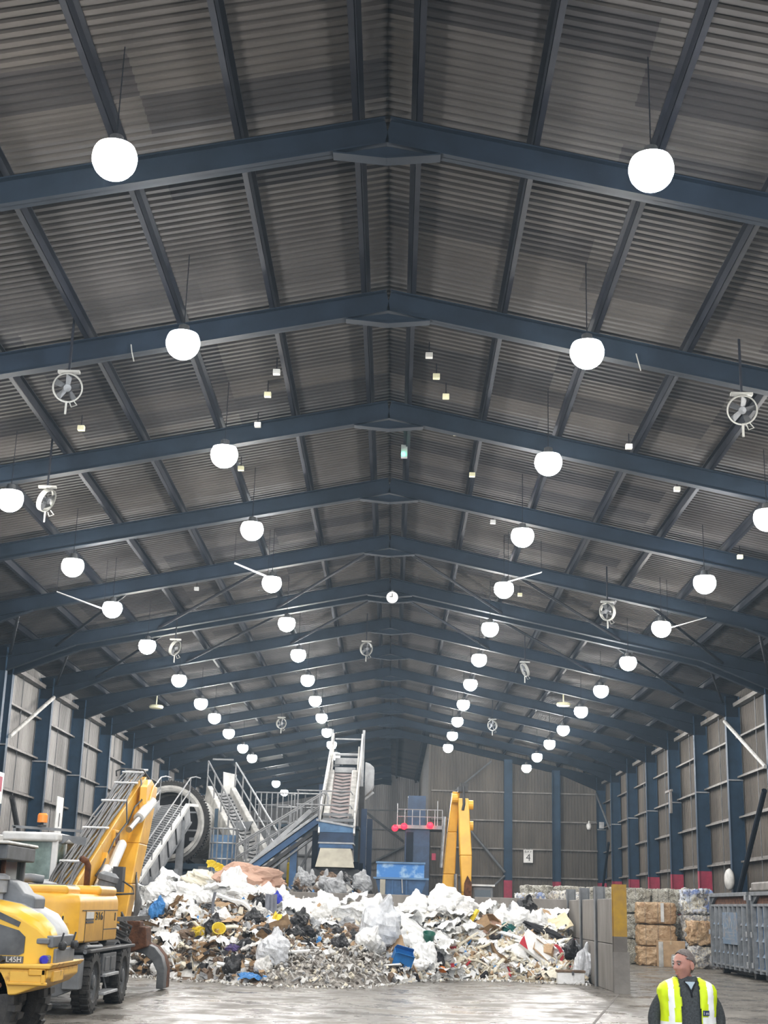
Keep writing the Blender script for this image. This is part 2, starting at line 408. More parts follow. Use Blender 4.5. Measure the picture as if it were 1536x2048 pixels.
# girts and posts of the end wall
for z, n in ((2.3, 'lowest'), (3.97, 'second'), (5.72, 'third'), (7.49, 'fourth'), (9.3, 'highest')):
    b = MB(); b.bar((2.75, GABLE, z), (13.5, GABLE, z), .16, .014); b.bar((2.75, GABLE - .08, z - .03), (13.5, GABLE - .08, z - .03), .012, .09)
    struct(b.build('wall_girt', 'girt_grey'), f'pale steel girt across the ribbed end wall, {n} of five upwards', 'girt', 'girts across the end wall')
for x, wd, n in ((7.72, .52, 'wide blue post in the middle of the end wall with a red foot'), (10.72, .24, 'narrow blue post right of the middle of the end wall')):
    t = thing('steel_column', n, 'column', (x, GABLE - .2, 0), 0, None, 'structure')
    for z0, z1, nm, mt in ((0, PAINT, 'painted_base', 'red_paint'), (PAINT, rtop(x) - .3, 'shaft', 'column_blue')):
        b = MB()
        if wd > .4: b.b2((x - .26, GABLE - .42, z0), (x + .26, GABLE - .4, z1)); b.b2((x - .26, GABLE - .06, z0), (x + .26, GABLE - .04, z1)); b.b2((x - .01, GABLE - .4, z0), (x + .01, GABLE - .06, z1))
        else: b.b2((x - .14, GABLE - .5, z0), (x - .11, GABLE - .05, z1)); b.b2((x + .32, GABLE - .5, z0), (x + .36, GABLE - .05, z1)); b.b2((x - .11, GABLE - .29, z0), (x + .32, GABLE - .27, z1))
        b.build(nm, mt, t)
def brace(p, q, r, label, mt='brace_grey', nm='diagonal_brace'):
    b = MB(); b.tube([p, q], r, 8); return struct(b.build(nm, mt), label, 'brace', None)
brace((4.2, GABLE - .55, 8.0), (7.5, GABLE - .55, 4.2), .09, 'long grey diagonal brace on the end wall sloping down to the wide blue post')
brace((6.0, GABLE - .55, 2.6), (7.5, GABLE - .55, 4.0), .07, 'short grey diagonal brace under the long one on the end wall')
brace((4.0, GABLE - .55, 9.0), (6.6, GABLE - .55, 11.2), .06, 'grey diagonal brace high on the dark part of the end wall')
# far end wall girts and cross braces
for z, n in ((5.1, 'lowest'), (6.9, 'second'), (8.6, 'third'), (10.3, 'highest')):
    b = MB(); b.bar((-13.4, NAVE_END - .1, z), (2.5, NAVE_END - .1, z), .2, .09); struct(b.build('wall_girt', 'mid_grey'), f'dark girt across the pale far wall, {n} of four', 'girt', 'girts across the far wall')
brace((-2.4, NAVE_END - .3, 10.2), (1.2, NAVE_END - .3, 7.6), .1, 'dark diagonal brace falling across the pale far wall', 'mid_grey')
brace((-2.4, NAVE_END - .3, 5.2), (1.4, NAVE_END - .3, 7.2), .1, 'dark diagonal brace rising across the pale far wall', 'mid_grey')
# wall bracing
brace((-13.45, 49.3, 7.35), (-13.45, 55.1, 9.6), .075, 'pale diagonal brace high on the left wall', 'off_white')
brace((-13.45, 50.4, 5.3), (-13.45, 55.0, 1.2), .1, 'dark diagonal brace low on the left wall above the excavator cab', 'dark_grey')
brace((13.45, 55.1, 9.35), (13.45, 49.3, 7.0), .075, 'pale diagonal brace high on the right wall', 'off_white')
brace((13.45, 55.0, 1.9), (13.45, 49.6, 6.2), .1, 'dark diagonal brace low on the right wall above the blue container', 'steel_blue')
brace((13.45, 91, 9.3), (13.45, 85.5, 6.8), .07, 'pale brace high at the end of the right wall', 'brace_grey')
brace((13.45, 86, 6.0), (13.45, 90.8, 1.5), .08, 'dark brace low at the end of the right wall', 'steel_blue')
# roof bracing in the bays by the double frame
k = 0
for ya, yb in ((42.24, 48.24), (49.2, 55.2)):
    for sx, side in ((-1, 'left'), (1, 'right')):
        for xa, xb, n in ((.5, 4.0, 'next to the ridge'), (4.0, 8.2, 'halfway down'), (8.2, 11.8, 'towards the eaves'), (11.6, 13.4, 'at the eaves')):
            dz = .55 if xb < 13 else .75
            brace((sx * xa, ya + .1, rtop(xa) - .36), (sx * xb, yb - .1, rtop(xb) - .36), .05,
                  f'diagonal tube brace under the {side} roof slope {n}, in the bay {"before" if ya < 45 else "behind"} the double rafter', 'purlin_grey')

# ------------------------------------------------------------------ high-bay lamps
emit('lamp_glow', (1.0, 0.97, 0.92), LAMP)
emit('lamp_glow_cool', (0.94, 0.96, 1.0), LAMP)
def lamp_proto(glow, hang):
    t = thing('pendant_lamp', 'x', 'lamp')
    b = MB(); n = 20; rr = 0.29
    prof = [(rr * math.cos(a), rr * math.sin(a) - .12) for a in [R(-89.5 + i * (89.5 + 32) / 10) for i in range(11)]]
    b.lathe(prof, n=n); b.build('diffuser', glow, t, smooth=True)
    b = MB(); b.lathe([(0.0, .03), (.24, .027), (.245, .035), (.19, .06), (.10, .08), (.09, .2), (.05, .22), (0, .22)], n=n)
    b.build('housing', 'dark_grey', t)
    b = MB(); b.tube([(0, 0, .2), (0, 0, hang)], .009, 6); b.build('hanger', 'purlin_grey', t)
    return t
LP = {(g, h): lamp_proto(('lamp_glow', 'lamp_glow_cool')[g], (1.55, 1.45)[h]) for g in (0, 1) for h in (0, 1)}
def lamp_row(x, ys, z, row, used):
    for i, y in enumerate(ys):
        g = 0 if (i + (x > 0)) % 3 else 1
        k = (g, 0 if z > 11 else 1)
        if k not in used: o = LP[k]; used.add(k)
        else: o = copy_tree(LP[k])
        o.location = (x, y, z)
        o['label'] = f'lit round high-bay lamp in the {row} row, {ORD[i]} from the open front'; o['category'] = 'lamp'; o['group'] = f'high-bay lamps of the {row} row'
used = set()
lamp_row(-3.48, [3.9, 9.9] + [15.83 + 6.06 * i for i in list(range(13)) + [16, 17]], 11.2, 'inner left', used)
lamp_row(3.46, [3.9, 9.9] + [15.82 + 6.06 * i for i in range(12)], 11.2, 'inner right', used)
lamp_row(-8.22, [4.5, 10.5, 16.5, 22.6] + [28.75, 34.9, 40.2, 46.3, 53.6, 60.0, 64.8, 70.7, 77.6, 82.9, 100.5, 108.4], 10.33, 'outer left', used)
lamp_row(8.3, [4.5, 10.5, 16.5, 22.6, 28.8] + [35.0, 41.0, 47.1, 53.5, 59.4, 65.8, 71.7, 78.1, 84.4], 10.33, 'outer right', used)

if HAZE:
    m = bpy.data.materials.new('dust_haze'); m.use_nodes = True; nt = m.node_tree
    for n in list(nt.nodes):
        if n.type != 'OUTPUT_MATERIAL': nt.nodes.remove(n)
    vsn = nt.nodes.new('ShaderNodeVolumeScatter'); vsn.inputs['Color'].default_value = (0.62, 0.82, 1.0, 1); vsn.inputs['Density'].default_value = HAZE; vsn.inputs['Anisotropy'].default_value = 0.35
    nt.links.new(vsn.outputs[0], [n for n in nt.nodes if n.type == 'OUTPUT_MATERIAL'][0].inputs['Volume'])
    MATS['dust_haze'] = m
    b = MB(); b.b2((-13.9, -3, 0.05), (13.9, 127, 13.4)); o = b.build('dust_haze', 'dust_haze'); o['kind'] = 'stuff'; o['label'] = 'thin blue grey dust haze hanging in the shed'; o['category'] = 'haze'
# ------------------------------------------------------------------ lettering
def letters(txt, size, loc, xd, yd, mt, parent, name='lettering', depth=0.004, sx=1.0, align='CENTER'):
    cu = bpy.data.curves.new(name, 'FONT'); cu.body = txt; cu.size = size; cu.extrude = depth; cu.align_x = align; cu.align_y = 'CENTER'
    to = bpy.data.objects.new(name, cu); COL.objects.link(to)
    bpy.context.view_layer.update()
    me = bpy.data.meshes.new_from_object(to.evaluated_get(bpy.context.evaluated_depsgraph_get()))
    bpy.data.objects.remove(to); bpy.data.curves.remove(cu)
    xd = Vector(xd).normalized(); yd = Vector(yd).normalized(); zd = xd.cross(yd)
    b = MB(); loc = Vector(loc)
    b.v = [loc + xd * v.co.x * sx + yd * v.co.y + zd * v.co.z for v in me.vertices]
    b.f = [tuple(p.vertices) for p in me.polygons]; b.mi = [0] * len(b.f)
    bpy.data.meshes.remove(me)
    return b.build(name, mt, parent)

def wheel(parent, c, r, wd, ax=(1, 0, 0), rim='mid_grey', lugs=22, name='wheel'):
    """tyre with lugs (the part), rim and hub (sub-parts); axle along ax, outer side towards +ax"""
    c = Vector(c); ax = Vector(ax).normalized(); h = wd / 2
    b = MB()
    b.lathe([(r * .60, -h * .8), (r * .66, -h), (r * .86, -h), (r * .95, -h * .8), (r * .96, 0), (r * .95, h * .8), (r * .86, h), (r * .66, h), (r * .60, h * .8), (r * .60, -h * .8)], c, ax, 40)
    e = ax.orthogonal().normalized(); g = ax.cross(e)
    for k in range(lugs):
        for sd in (-1, 1):
            a = 2 * PI * (k + (.25 if sd > 0 else -.25)) / lugs; d = e * math.cos(a) + g * math.sin(a); t = ax.cross(d)
            b.hexa([c + ax * (sd * h * x_) + d * (r * rr) + t * (r * tt) for rr in (.86, 1.0) for x_, tt in ((.98, .05), (.98, -.05), (.02, .0 - .06), (.02, .06))])
    o = b.build(name, 'black_rubber', parent)
    b = MB(); b.lathe([(r * .60, h * .8), (r * .58, h * .55), (r * .46, h * .25), (r * .42, h * .5), (r * .3, h * .62), (0, h * .62)], c, ax, 32)
    b.lathe([(r * .60, -h * .8), (r * .5, -h * .3), (0, -h * .3)], c, ax, 32)
    b.build('rim', rim, o)
    b = MB(); b.lathe([(r * .24, h * .5), (r * .22, h * .9), (r * .14, h * 1.0), (0, h * 1.0)], c, ax, 20)
    for k in range(8):
        a = 2 * PI * k / 8; b.tube([c + ax * h * .6 + (e * math.cos(a) + g * math.sin(a)) * r * .34, c + ax * h * .74 + (e * math.cos(a) + g * math.sin(a)) * r * .34], r * .03, 6)
    b.build('hub', 'mid_grey', o)
    return o

# ------------------------------------------------------------------ wheeled material handler
E_ = thing('wheeled_excavator', 'yellow wheeled material handler with raised pipe-lined boom, numbered 316, at the left of the heap', 'excavator', (-5.95, 25.7, 0))
for y in (24.45, 27.05):
    wheel(E_, (-4.78, y, .51), .51, .30)
    wheel(E_, (-6.98, y, .51), .51, .30, (-1, 0, 0))
b = MB()
b.b2((-6.5, 23.9, .45), (-5.3, 27.7, .95)); b.b2((-6.85, 25.0, .6), (-4.95, 26.5, 1.0)); b.b2((-6.9, 24.3, .42), (-4.9, 24.6, .6)); b.b2((-6.9, 26.9, .42), (-4.9, 27.2, .6))
b.b2((-6.9, 23.9, .98), (-4.62, 28.0, 1.04))
b.build('chassis', 'dark_grey', E_, bevel=.02)
b = MB(); b.lathe([(.0, 1.04), (.62, 1.04), (.62, 1.15), (0, 1.15)], (-5.95, 25.7, 0), n=32); b.build('slew_ring', 'dark_grey', E_)
for y, n in ((24.45, 0), (27.05, 1)):
    b = MB(); P = [(.60 * math.cos(a), .60 * math.sin(a)) for a in [R(-10 + 20 * i) for i in range(11)]]
    for sx in (-4.95, -6.8):
        for i in range(10):
            (a1, c1), (a2, c2) = P[i], P[i + 1]
            b.hexa([(sx - .16, y + a1, .51 + c1 - .02), (sx + .16, y + a1, .51 + c1 - .02), (sx + .16, y + a2, .51 + c2 - .02), (sx - .16, y + a2, .51 + c2 - .02), (sx - .16, y + a1 * 1.04, .51 + c1 * 1.04), (sx + .16, y + a1 * 1.04, .51 + c1 * 1.04), (sx + .16, y + a2 * 1.04, .51 + c2 * 1.04), (sx - .16, y + a2 * 1.04, .51 + c2 * 1.04)])
    b.build('mudguard', 'mid_grey', E_)
b = MB(); b.b2((-5.05, 25.15, .58), (-4.66, 26.35, .94)); b.b2((-4.7, 25.3, .64), (-4.64, 25.7, .88)); b.b2((-4.7, 25.8, .64), (-4.64, 26.2, .88)); b.build('toolbox', 'mid_grey', E_, bevel=.015)
for z, wd in ((.60, .1), (.30, .12)):
    b = MB(); b.b2((-4.85, 25.2, z - .05), (-4.6, 26.4, z)); b.bar((-4.8, 25.3, z), (-4.9, 25.3, .62), .03, .03); b.bar((-4.8, 26.3, z), (-4.9, 26.3, .62), .03, .03); b.build('step', 'pale_grey', E_, bevel=.01)
b = MB(); b.tube([(-4.72, 23.9, 1.0), (-4.72, 28.0, 1.0)], .035, 8); b.tube([(-4.72, 23.95, 1.08), (-4.72, 25.2, 1.06), (-4.9, 25.8, 1.08)], .03, 8); b.build('guard_rail', 'machine_grey', E_)
# rear support frame with flared plates
b = MB()
b.prism([(-6.95, .95), (-4.72, .95), (-4.85, .40), (-5.1, .30), (-6.6, .30), (-6.85, .40)], (0, 23.72, 0), (1, 0, 0), (0, 0, 1), (0, .14, 0)); b.b2((-5.0, 23.6, .42), (-4.72, 23.9, .92)); b.b2((-6.95, 23.6, .42), (-6.65, 23.9, .92)); b.b2((-6.4, 23.8, .5), (-5.5, 24.2, .8))
b.build('rear_support', 'machine_grey', E_, bevel=.02)
b = MB(); b.b2((-5.15, 27.75, .35), (-4.72, 28.1, .98)); b.b2((-7.0, 27.75, .35), (-6.6, 28.1, .98)); b.b2((-6.6, 27.8, .45), (-5.15, 27.95, .85)); b.build('front_support', 'dark_grey', E_, bevel=.02)
# superstructure: counterweight shell
def shell(path, z0, z1, top_in):             # plan polygon with rounded top edge
    b = MB(); n = len(path); cx = sum(p[0] for p in path) / n; cy = sum(p[1] for p in path) / n
    lev = [(z0, 0.03), (z0 + .03, 0), (z1 - .16, 0), (z1 - .08, .02), (z1 - .02, .07), (z1, .14)]
    for z, inn in lev:
        for x, y in path:
            d = Vector((cx - x, cy - y)); d.normalize(); b.v.append(Vector((x + d.x * inn, y + d.y * inn, z)))
    for l in range(len(lev) - 1):
        for i in range(n): b.f.append((l * n + i, l * n + (i + 1) % n, (l + 1) * n + (i + 1) % n, (l + 1) * n + i)); b.mi.append(0)
    b.f.append(tuple(range(n - 1, -1, -1))); b.mi.append(0); b.f.append(tuple((len(lev) - 1) * n + i for i in range(n))); b.mi.append(0)
    return b
arc = [(-6.02 + 1.24 * math.sin(a), 24.35 - 1.02 * math.cos(a)) for a in [R(-62 + 124 * i / 12) for i in range(13)]]
path = [(-7.25, 25.2)] + [(-7.25, 24.1), (-7.12, 23.7), (-6.8, 23.45), (-6.3, 23.36), (-5.3, 23.36), (-4.98, 23.42), (-4.80, 23.6), (-4.78, 24.0)] + [(-4.78, 26.78), (-5.4, 26.78), (-5.4, 25.2)]
path = path[::1]
body = shell(path, 1.14, 1.93, .1).build('body', 'yellow', E_, smooth=False, bevel=.01)
b = MB()                                     # raised rounded hood at the right front and the swell on the rear deck
for (x0, x1, y0, y1, z0, z1) in ((-5.45, -4.80, 25.2, 26.7, 1.9, 2.08), (-6.3, -5.0, 23.5, 24.5, 1.88, 2.06)):
    b.b2((x0, y0, z0), (x1, y1, z1))
b.build('hood', 'yellow', E_, bevel=.08, seg=4)
b = MB(); b.b2((-5.75, 23.62, 2.04), (-5.05, 24.3, 2.075)); b.build('intake_grille', 'dark_grey', E_, bevel=.02)
b = MB()
b.b2((-4.785, 23.75, 1.655), (-4.772, 26.76, 1.668)); b.b2((-4.785, 25.52, 1.16), (-4.772, 25.535, 1.655)); b.b2((-4.785, 25.52, 1.33), (-4.772, 26.76, 1.345)); b.b2((-4.785, 24.0, 1.15), (-4.772, 24.012, 1.655)); b.b2((-4.785, 26.5, 1.48), (-4.768, 26.55, 1.62))
b.build('door_seams', 'dark_grey', body)
b = MB(); b.b2((-4.785, 24.05, 1.52), (-4.768, 24.62, 1.64), 0); b.b2((-4.785, 24.05, 1.50), (-4.766, 24.62, 1.53), 1); b.b2((-4.785, 24.05, 1.455), (-4.766, 24.62, 1.485), 1); b.build('stripe_panel', ['white_paint', 'dark_grey'], body)
letters('316', .19, (-4.770, 25.08, 1.56), (0, 1, 0), (0, 0, 1), 'dark_grey', body, sx=2.3)
b = MB(); b.prism([(-.09, 0), (.09, 0), (0, .17)], (-5.02, 23.40, 1.46), (1, .35, 0), (0, 0, 1), (0, -.012, 0), 0); b.prism([(-.012, .03), (.012, .03), (.012, .11), (-.012, .11)], (-5.02, 23.386, 1.46), (1, .35, 0), (0, 0, 1), (0, -.008, 0), 1); b.build('warning_triangle', ['yellow_loader', 'black'], body)
# grey engine deck beside the hood, tank, exhaust, hydraulic motor
b = MB(); b.prism([(-7.2, 1.9), (-5.95, 1.9), (-5.95, 2.12), (-6.25, 2.18), (-6.9, 2.18), (-7.1, 2.05)], (0, 24.6, 0), (1, 0, 0), (0, 0, 1), (0, 2.2, 0)); b.build('engine_deck', 'pale_grey', E_, bevel=.03)
b = MB(); b.tube([(-7.0, 24.2, 1.92), (-6.7, 24.2, 1.98), (-6.3, 24.1, 2.13), (-5.8, 24.1, 2.17), (-5.6, 24.2, 2.14)], .075, 10); b.build('deck_rail', 'machine_grey', E_, smooth=True)
b = MB(); b.tube([(-5.1, 25.35, 2.0), (-5.1, 25.35, 2.42), (-5.13, 25.3, 2.5), (-5.2, 25.2, 2.54)], .055, 10); b.build('exhaust', 'rust', E_, smooth=True)
b = MB(); b.lathe([(.22, 0), (.22, .12), (.17, .14), (.17, .24), (.21, .26), (.21, .36), (.12, .42), (0, .42)], (-5.25, 27.6, 1.95), (.25, 0, 1), 16); b.build('hydraulic_drum', 'machine_grey', E_)
# front deck clutter: valve block and hoses hanging in front of the body
b = MB(); b.b2((-5.9, 26.78, 1.1), (-4.95, 27.5, 1.55)); b.b2((-5.4, 27.0, 1.5), (-4.9, 27.4, 1.62)); b.bar((-4.8, 26.8, 1.5), (-4.6, 29.2, 1.52), .05, .08)
for k in range(6): b.tube([(-4.95 - .1 * k, 27.5, 1.5 - .05 * k), (-4.8 - .05 * k, 28.4 + .1 * k, 1.35 - .08 * k), (-4.98, 29.0, 1.1 + .05 * k), (-5.2, 29.4, 1.35 + .05 * k)], .024, 6)
for k in range(5): b.tube([(-5.0 - .06 * k, 27.3, 1.2), (-4.7 - .06 * k, 27.9, 1.05), (-4.85, 28.2, 1.15), (-5.1, 27.9, 1.3)], .03, 6)
b.build('valve_block', 'hose_grey', E_)
# cab
cab = MB(); X0, X1, YA, YB, Z0, Z1 = -7.3, -6.3, 27.75, 29.8, 1.35, 3.03
for x in (X0, X1):
    for y in (YA, YB): cab.bar((x, y, Z0), (x + (0 if y == YA else (.05 if x < -7 else -.05)), y, Z1 - .05), .10 if y == YA else .07, .12)
cab.b2((X0 - .05, YA - .06, Z0 - .1), (X1 + .05, YB + .05, Z0 + .12)); cab.b2((X0, YA - .05, 2.1), (X1, YA + .05, 2.2)); cab.b2((X1 - .04, 28.6, Z0), (X1 + .03, 28.66, Z1)); cab.b2((X0, 26.6, 1.1), (X1 + .05, YB, 1.3))
co = cab.build('cab', 'white_paint', E_, bevel=.025, seg=3)
b = MB(); b.b2((X0 - .06, YA - .12, Z1 - .12), (X1 + .07, YB + .1, Z1 + .06)); b.build('cab_roof', 'white_paint', co, bevel=.06, seg=4)
b = MB()
b.b2((X1 - .012, YA + .05, Z0 + .12), (X1 + .0, YB - .04, Z1 - .1)); b.b2((X0, YA + .05, Z0 + .12), (X0 + .012, YB - .04, Z1 - .1)); b.b2((X0 + .05, YA - .006, 2.2), (X1 - .05, YA + .006, Z1 - .1)); b.b2((X0 + .05, YB - .006, Z0 + .1), (X1 - .05, YB + .006, Z1 - .1))
b.build('window', 'glass_green', co)
b = MB(); b.b2((-7.12, 27.6, 2.15), (-7.0, 27.68, 2.85)); b.b2((-7.1, 27.62, 2.1), (-6.9, 27.7, 2.2)); b.build('grab_post', 'yellow', co, bevel=.02)
b = MB(); b.bar((-7.25, 28.0, 3.2), (-5.85, 28.0, 3.14), .05, .05)
b.prism([(-6.45, 3.08), (-5.75, 3.02), (-5.75, 2.86), (-6.0, 2.90), (-6.1, 2.98), (-6.2, 2.9), (-6.35, 2.9)], (0, 27.98, 0), (1, 0, 0), (0, 0, 1), (0, .04, 0)); b.bar((-7.2, 28.0, 3.2), (-7.2, 28.0, 2.9), .05, .05); b.bar((-6.4, 28.0, 3.1), (-6.4, 28.0, 2.98), .05, .05)
for x in (-7.05, -6.8): b.lathe([(.0, -.06), (.09, -.06), (.09, .06), (0, .06)], (x, 28.0, 3.02), (0, -1, 0), 12)
b.build('light_bar', 'machine_grey', co)
b = MB(); b.lathe([(.09, 0), (.09, .03), (.03, .03), (.03, .08)], (-6.66, 28.0, 3.21), n=14, m=0); b.lathe([(.1, .08), (.1, .22), (.075, .26), (0, .26)], (-6.66, 28.0, 3.21), n=14, m=1)
mat('amber', (0.95, 0.30, 0.06), 0.3, var=0)
b.build('beacon', ['dark_grey', 'amber'], co)
# boom: box section, side view in the (Y, Z) plane
def box_beam(b, line, x0, x1, m=0):          # line: list of (y, z_bottom, z_top)
    A = [];
    for y, zb, zt, yb in line: A.append(((y, zt), (yb, zb)))
    poly = [a for a, _ in A] + [c for _, c in A][::-1]
    for i in range(len(line) - 1):
        (t0, b0), (t1, b1) = A[i], A[i + 1]
        b.hexa([(x0, *b0), (x1, *b0), (x1, *b1), (x0, *b1), (x0, *t0), (x1, *t0), (x1, *t1), (x0, *t1)], m)
bx0, bx1 = -6.15, -5.68
b = MB()
box_beam(b, [(26.3, 1.35, 1.75, 26.8), (27.3, 1.50, 2.18, 27.8), (29.2, 2.05, 2.95, 29.8), (31.6, 3.15, 3.92, 32.2), (33.3, 4.20, 4.58, 33.5), (33.8, 4.52, 4.74, 33.75)], bx0, bx1)
bo = b.build('boom', 'yellow', E_, bevel=.02)
b = MB(); b.prism([(32.6, 3.75), (33.35, 3.85), (33.6, 4.55), (33.2, 4.62), (32.6, 4.4)], (-5.6, 0, 0), (0, 1, 0), (0, 0, 1), (.16, 0, 0)); b.build('lug', 'yellow', bo, bevel=.02)
b = MB(); b.prism([(28.9, 2.1), (29.7, 1.9), (30.1, 2.4), (29.4, 2.8)], (-5.7, 0, 0), (0, 1, 0), (0, 0, 1), (.12, 0, 0)); b.build('lug', 'yellow', bo, bevel=.02)
b = MB(); b.b2((-5.70, 30.2, 2.95), (-5.62, 30.75, 3.3)); b.build('lug', 'yellow', bo, bevel=.02)
b = MB(); b.b2((-5.685, 30.28, 3.0), (-5.61, 30.66, 3.24)); b.build('plate', 'rust', bo)
b = MB()                                     # pipes along the top of the boom
def boom_top(t): # t in 0..1
    L_ = [(26.6, 1.9), (27.3, 2.24), (29.2, 3.02), (31.6, 4.0), (33.3, 4.67), (33.9, 4.84)]
    s_ = t * (len(L_) - 1); i = min(int(s_), len(L_) - 2); f_ = s_ - i
    return L_[i][0] * (1 - f_) + L_[i + 1][0] * f_, L_[i][1] * (1 - f_) + L_[i + 1][1] * f_
for k in range(8):
    x = bx0 - .02 + k * (.44) / 7
    pts = [(x + .02 * math.sin(k * 2 + i), boom_top(i / 22)[0], boom_top(i / 22)[1] + .05 + .015 * math.sin(i * 1.3 + k)) for i in range(23)]
    pts += [(x, 34.05, 4.7), (x, 34.0, 4.4)]
    b.tube(pts, .029, 6)
b.build('hydraulic_pipe', 'hose_grey', bo, smooth=True)
for i, t in enumerate((.26, .44, .58, .72, .86, .97)):
    y, z = boom_top(t); b = MB(); b.bar((bx0 - .07, y, z + .085), (bx1 + .02, y, z + .085), .05, .03, (0, -.45, .9)); b.build('pipe_clamp', 'white_paint', bo)
b = MB(); y, z = boom_top(.80)
b.tube([(bx0 - .16, y, z + .02), (bx0 - .18, y, z + .14), (bx0 - .05, y, z + .2), (bx1, y, z + .18), (bx1 + .12, y + .2, z), (bx1 + .14, y + .5, z - .5)], .02, 6)
b.tube([(bx1 + .02, 31.4, 4.0), (bx1 + .1, 31.2, 3.5), (bx1 + .06, 30.2, 3.1), (bx1 + .08, 29.0, 2.5), (bx1 + .05, 28.6, 2.3)], .02, 6); b.tube([(bx1 + .02, 33.0, 4.6), (bx1 + .14, 32.6, 4.1), (bx1 + .1, 32.0, 3.9), (bx1 + .02, 31.7, 3.5)], .02, 6)
b.build('hose', 'dark_grey', bo, smooth=True)
# stick (dipper) hanging from the boom tip
b = MB()
def stickbox(b, pts, x0, x1):                # (y_front, z, y_back)
    for i in range(len(pts) - 1):
        (y0, z0, w0), (y1, z1, w1) = pts[i], pts[i + 1]
        b.hexa([(x0, y1 - w1, z1), (x1, y1 - w1, z1), (x1, y1 + w1, z1), (x0, y1 + w1, z1), (x0, y0 - w0, z0), (x1, y0 - w0, z0), (x1, y0 + w0, z0), (x0, y0 + w0, z0)])
stickbox(b, [(33.6, 4.5, .25), (33.2, 4.0, .45), (32.5, 3.1, .55), (31.8, 2.2, .42), (31.2, 1.35, .25)], -6.05, -5.40)
b.build('stick', 'yellow', E_, bevel=.03)
def cylinder(p, q, r0, r1, f, nm='ram'):
    p, q = Vector(p), Vector(q); b = MB(); mm = p.lerp(q, f)
    b.tube([p, mm], r0, 14, 0); b.tube([mm, q], r1, 12, 1); b.tube([p - (q - p).normalized() * .08, p], r0 * .7, 10, 1)
    return b.build(nm, ['white_paint', 'steel'], E_)
cylinder((-5.40, 33.2, 4.1), (-5.52, 31.2, 3.35), .12, .07, .6, 'stick_ram')
cylinder((-5.52, 30.5, 3.0), (-5.50, 28.5, 1.9), .11, .07, .55, 'boom_ram')
cylinder((-5.55, 29.2, 2.45), (-5.45, 27.6, 1.7), .11, .07, .5, 'lift_ram')
b = MB(); b.b2((-5.35, 28.9, 2.0), (-5.15, 29.2, 2.5)); b.tube([(-5.2, 29.0, 2.25), (-4.95, 29.0, 2.1), (-4.9, 29.0, 1.98), (-5.3, 29.0, 1.95)], .018, 6); b.build('work_lamp', 'dark_grey', E_)
b = MB()
for k in range(5): b.tube([(-5.4 + .02 * k, 31.8, 2.45 - .12 * k), (-5.33 + .03 * k, 31.6, 2.1 - .06 * k), (-5.27 + .03 * k, 31.3, 1.75), (-5.28, 31.1, 1.3)], .024, 6)
b.build('stick_hose', 'hose_grey', E_, smooth=True)
# clamshell grab resting on the floor
b = MB(); b.b2((-5.5, 30.8, 1.0), (-5.05, 31.3, 1.42)); b.prism([(-5.28, .75), (-4.86, .9), (-4.9, 1.3), (-5.05, 1.32), (-5.32, 1.1)], (0, 30.7, 0), (1, 0, 0), (0, 0, 1), (0, .65, 0)); gb = b.build('grab', 'rust', E_, bevel=.03)
for sg in (-1, 1):
    b = MB(); outer = [(-.30 + .0, .98), (.05, .98), (.28, .88), (.44, .70), (.52, .45), (.52, 0.04)]; inner = [(.36, .04), (.36, .38), (.24, .60), (.05, .74), (-.22, .80), (-.3, .86)]
    b.prism(outer + inner, (-5.02, 31.05 + (.0 if sg < 0 else .42), 0), (1, 0, 0), (0, 0, 1), (0, .40 * 1, 0)); b.build('shell', 'mid_grey' if sg < 0 else 'rust', gb, bevel=.02)

# ------------------------------------------------------------------ compact wheel loader, tail towards the aisle
L_ = thing('wheel_loader', 'yellow compact wheel loader with L45H on its flank, cut off at the left edge', 'loader', (-5.2, 17.5, 0))
for x in (-4.62, -7.0):
    wheel(L_, (x, 17.02, .66), .66, .48, (0, -1, 0), 'off_white', 20)
    wheel(L_, (x, 18.45, .66), .66, .48, (0, 1, 0), 'off_white', 20)
# hood: loft of cross sections along X
def section(x, ztop, zs, y0, y1, zb): # half-round shoulders
    return [Vector((x, y0, zb)), Vector((x, y0, zs)), Vector((x, y0 + .06, zs + (ztop - zs) * .55)), Vector((x, y0 + .22, ztop)), Vector((x, y1 - .22, ztop)), Vector((x, y1 - .06, zs + (ztop - zs) * .55)), Vector((x, y1, zs)), Vector((x, y1, zb))]
secs = [section(-5.6, 1.86, 1.80, 16.93, 18.3, 1.06), section(-4.5, 1.84, 1.74, 16.93, 18.3, 1.06), section(-4.1, 1.77, 1.64, 16.93, 18.25, 1.06), section(-3.84, 1.66, 1.50, 16.95, 18.2, 1.06), section(-3.70, 1.52, 1.38, 17.0, 18.1, 1.06), section(-3.65, 1.40, 1.25, 17.06, 18.05, 1.06)]
b = MB(); n = 8
for s_ in secs: b.v += s_
for i in range(len(secs) - 1):
    for k in range(n - 1):
        b.f.append((i * n + k, i * n + k + 1, (i + 1) * n + k + 1, (i + 1) * n + k)); b.mi.append(1 if k == 3 else 0)
b.f.append(tuple((len(secs) - 1) * n + k for k in range(n))); b.mi.append(0); b.f.append(tuple(range(n - 1, -1, -1))); b.mi.append(0)
hood = b.build('hood', ['yellow_loader', 'pale_grey'], L_, bevel=.02, seg=3, angle=25)
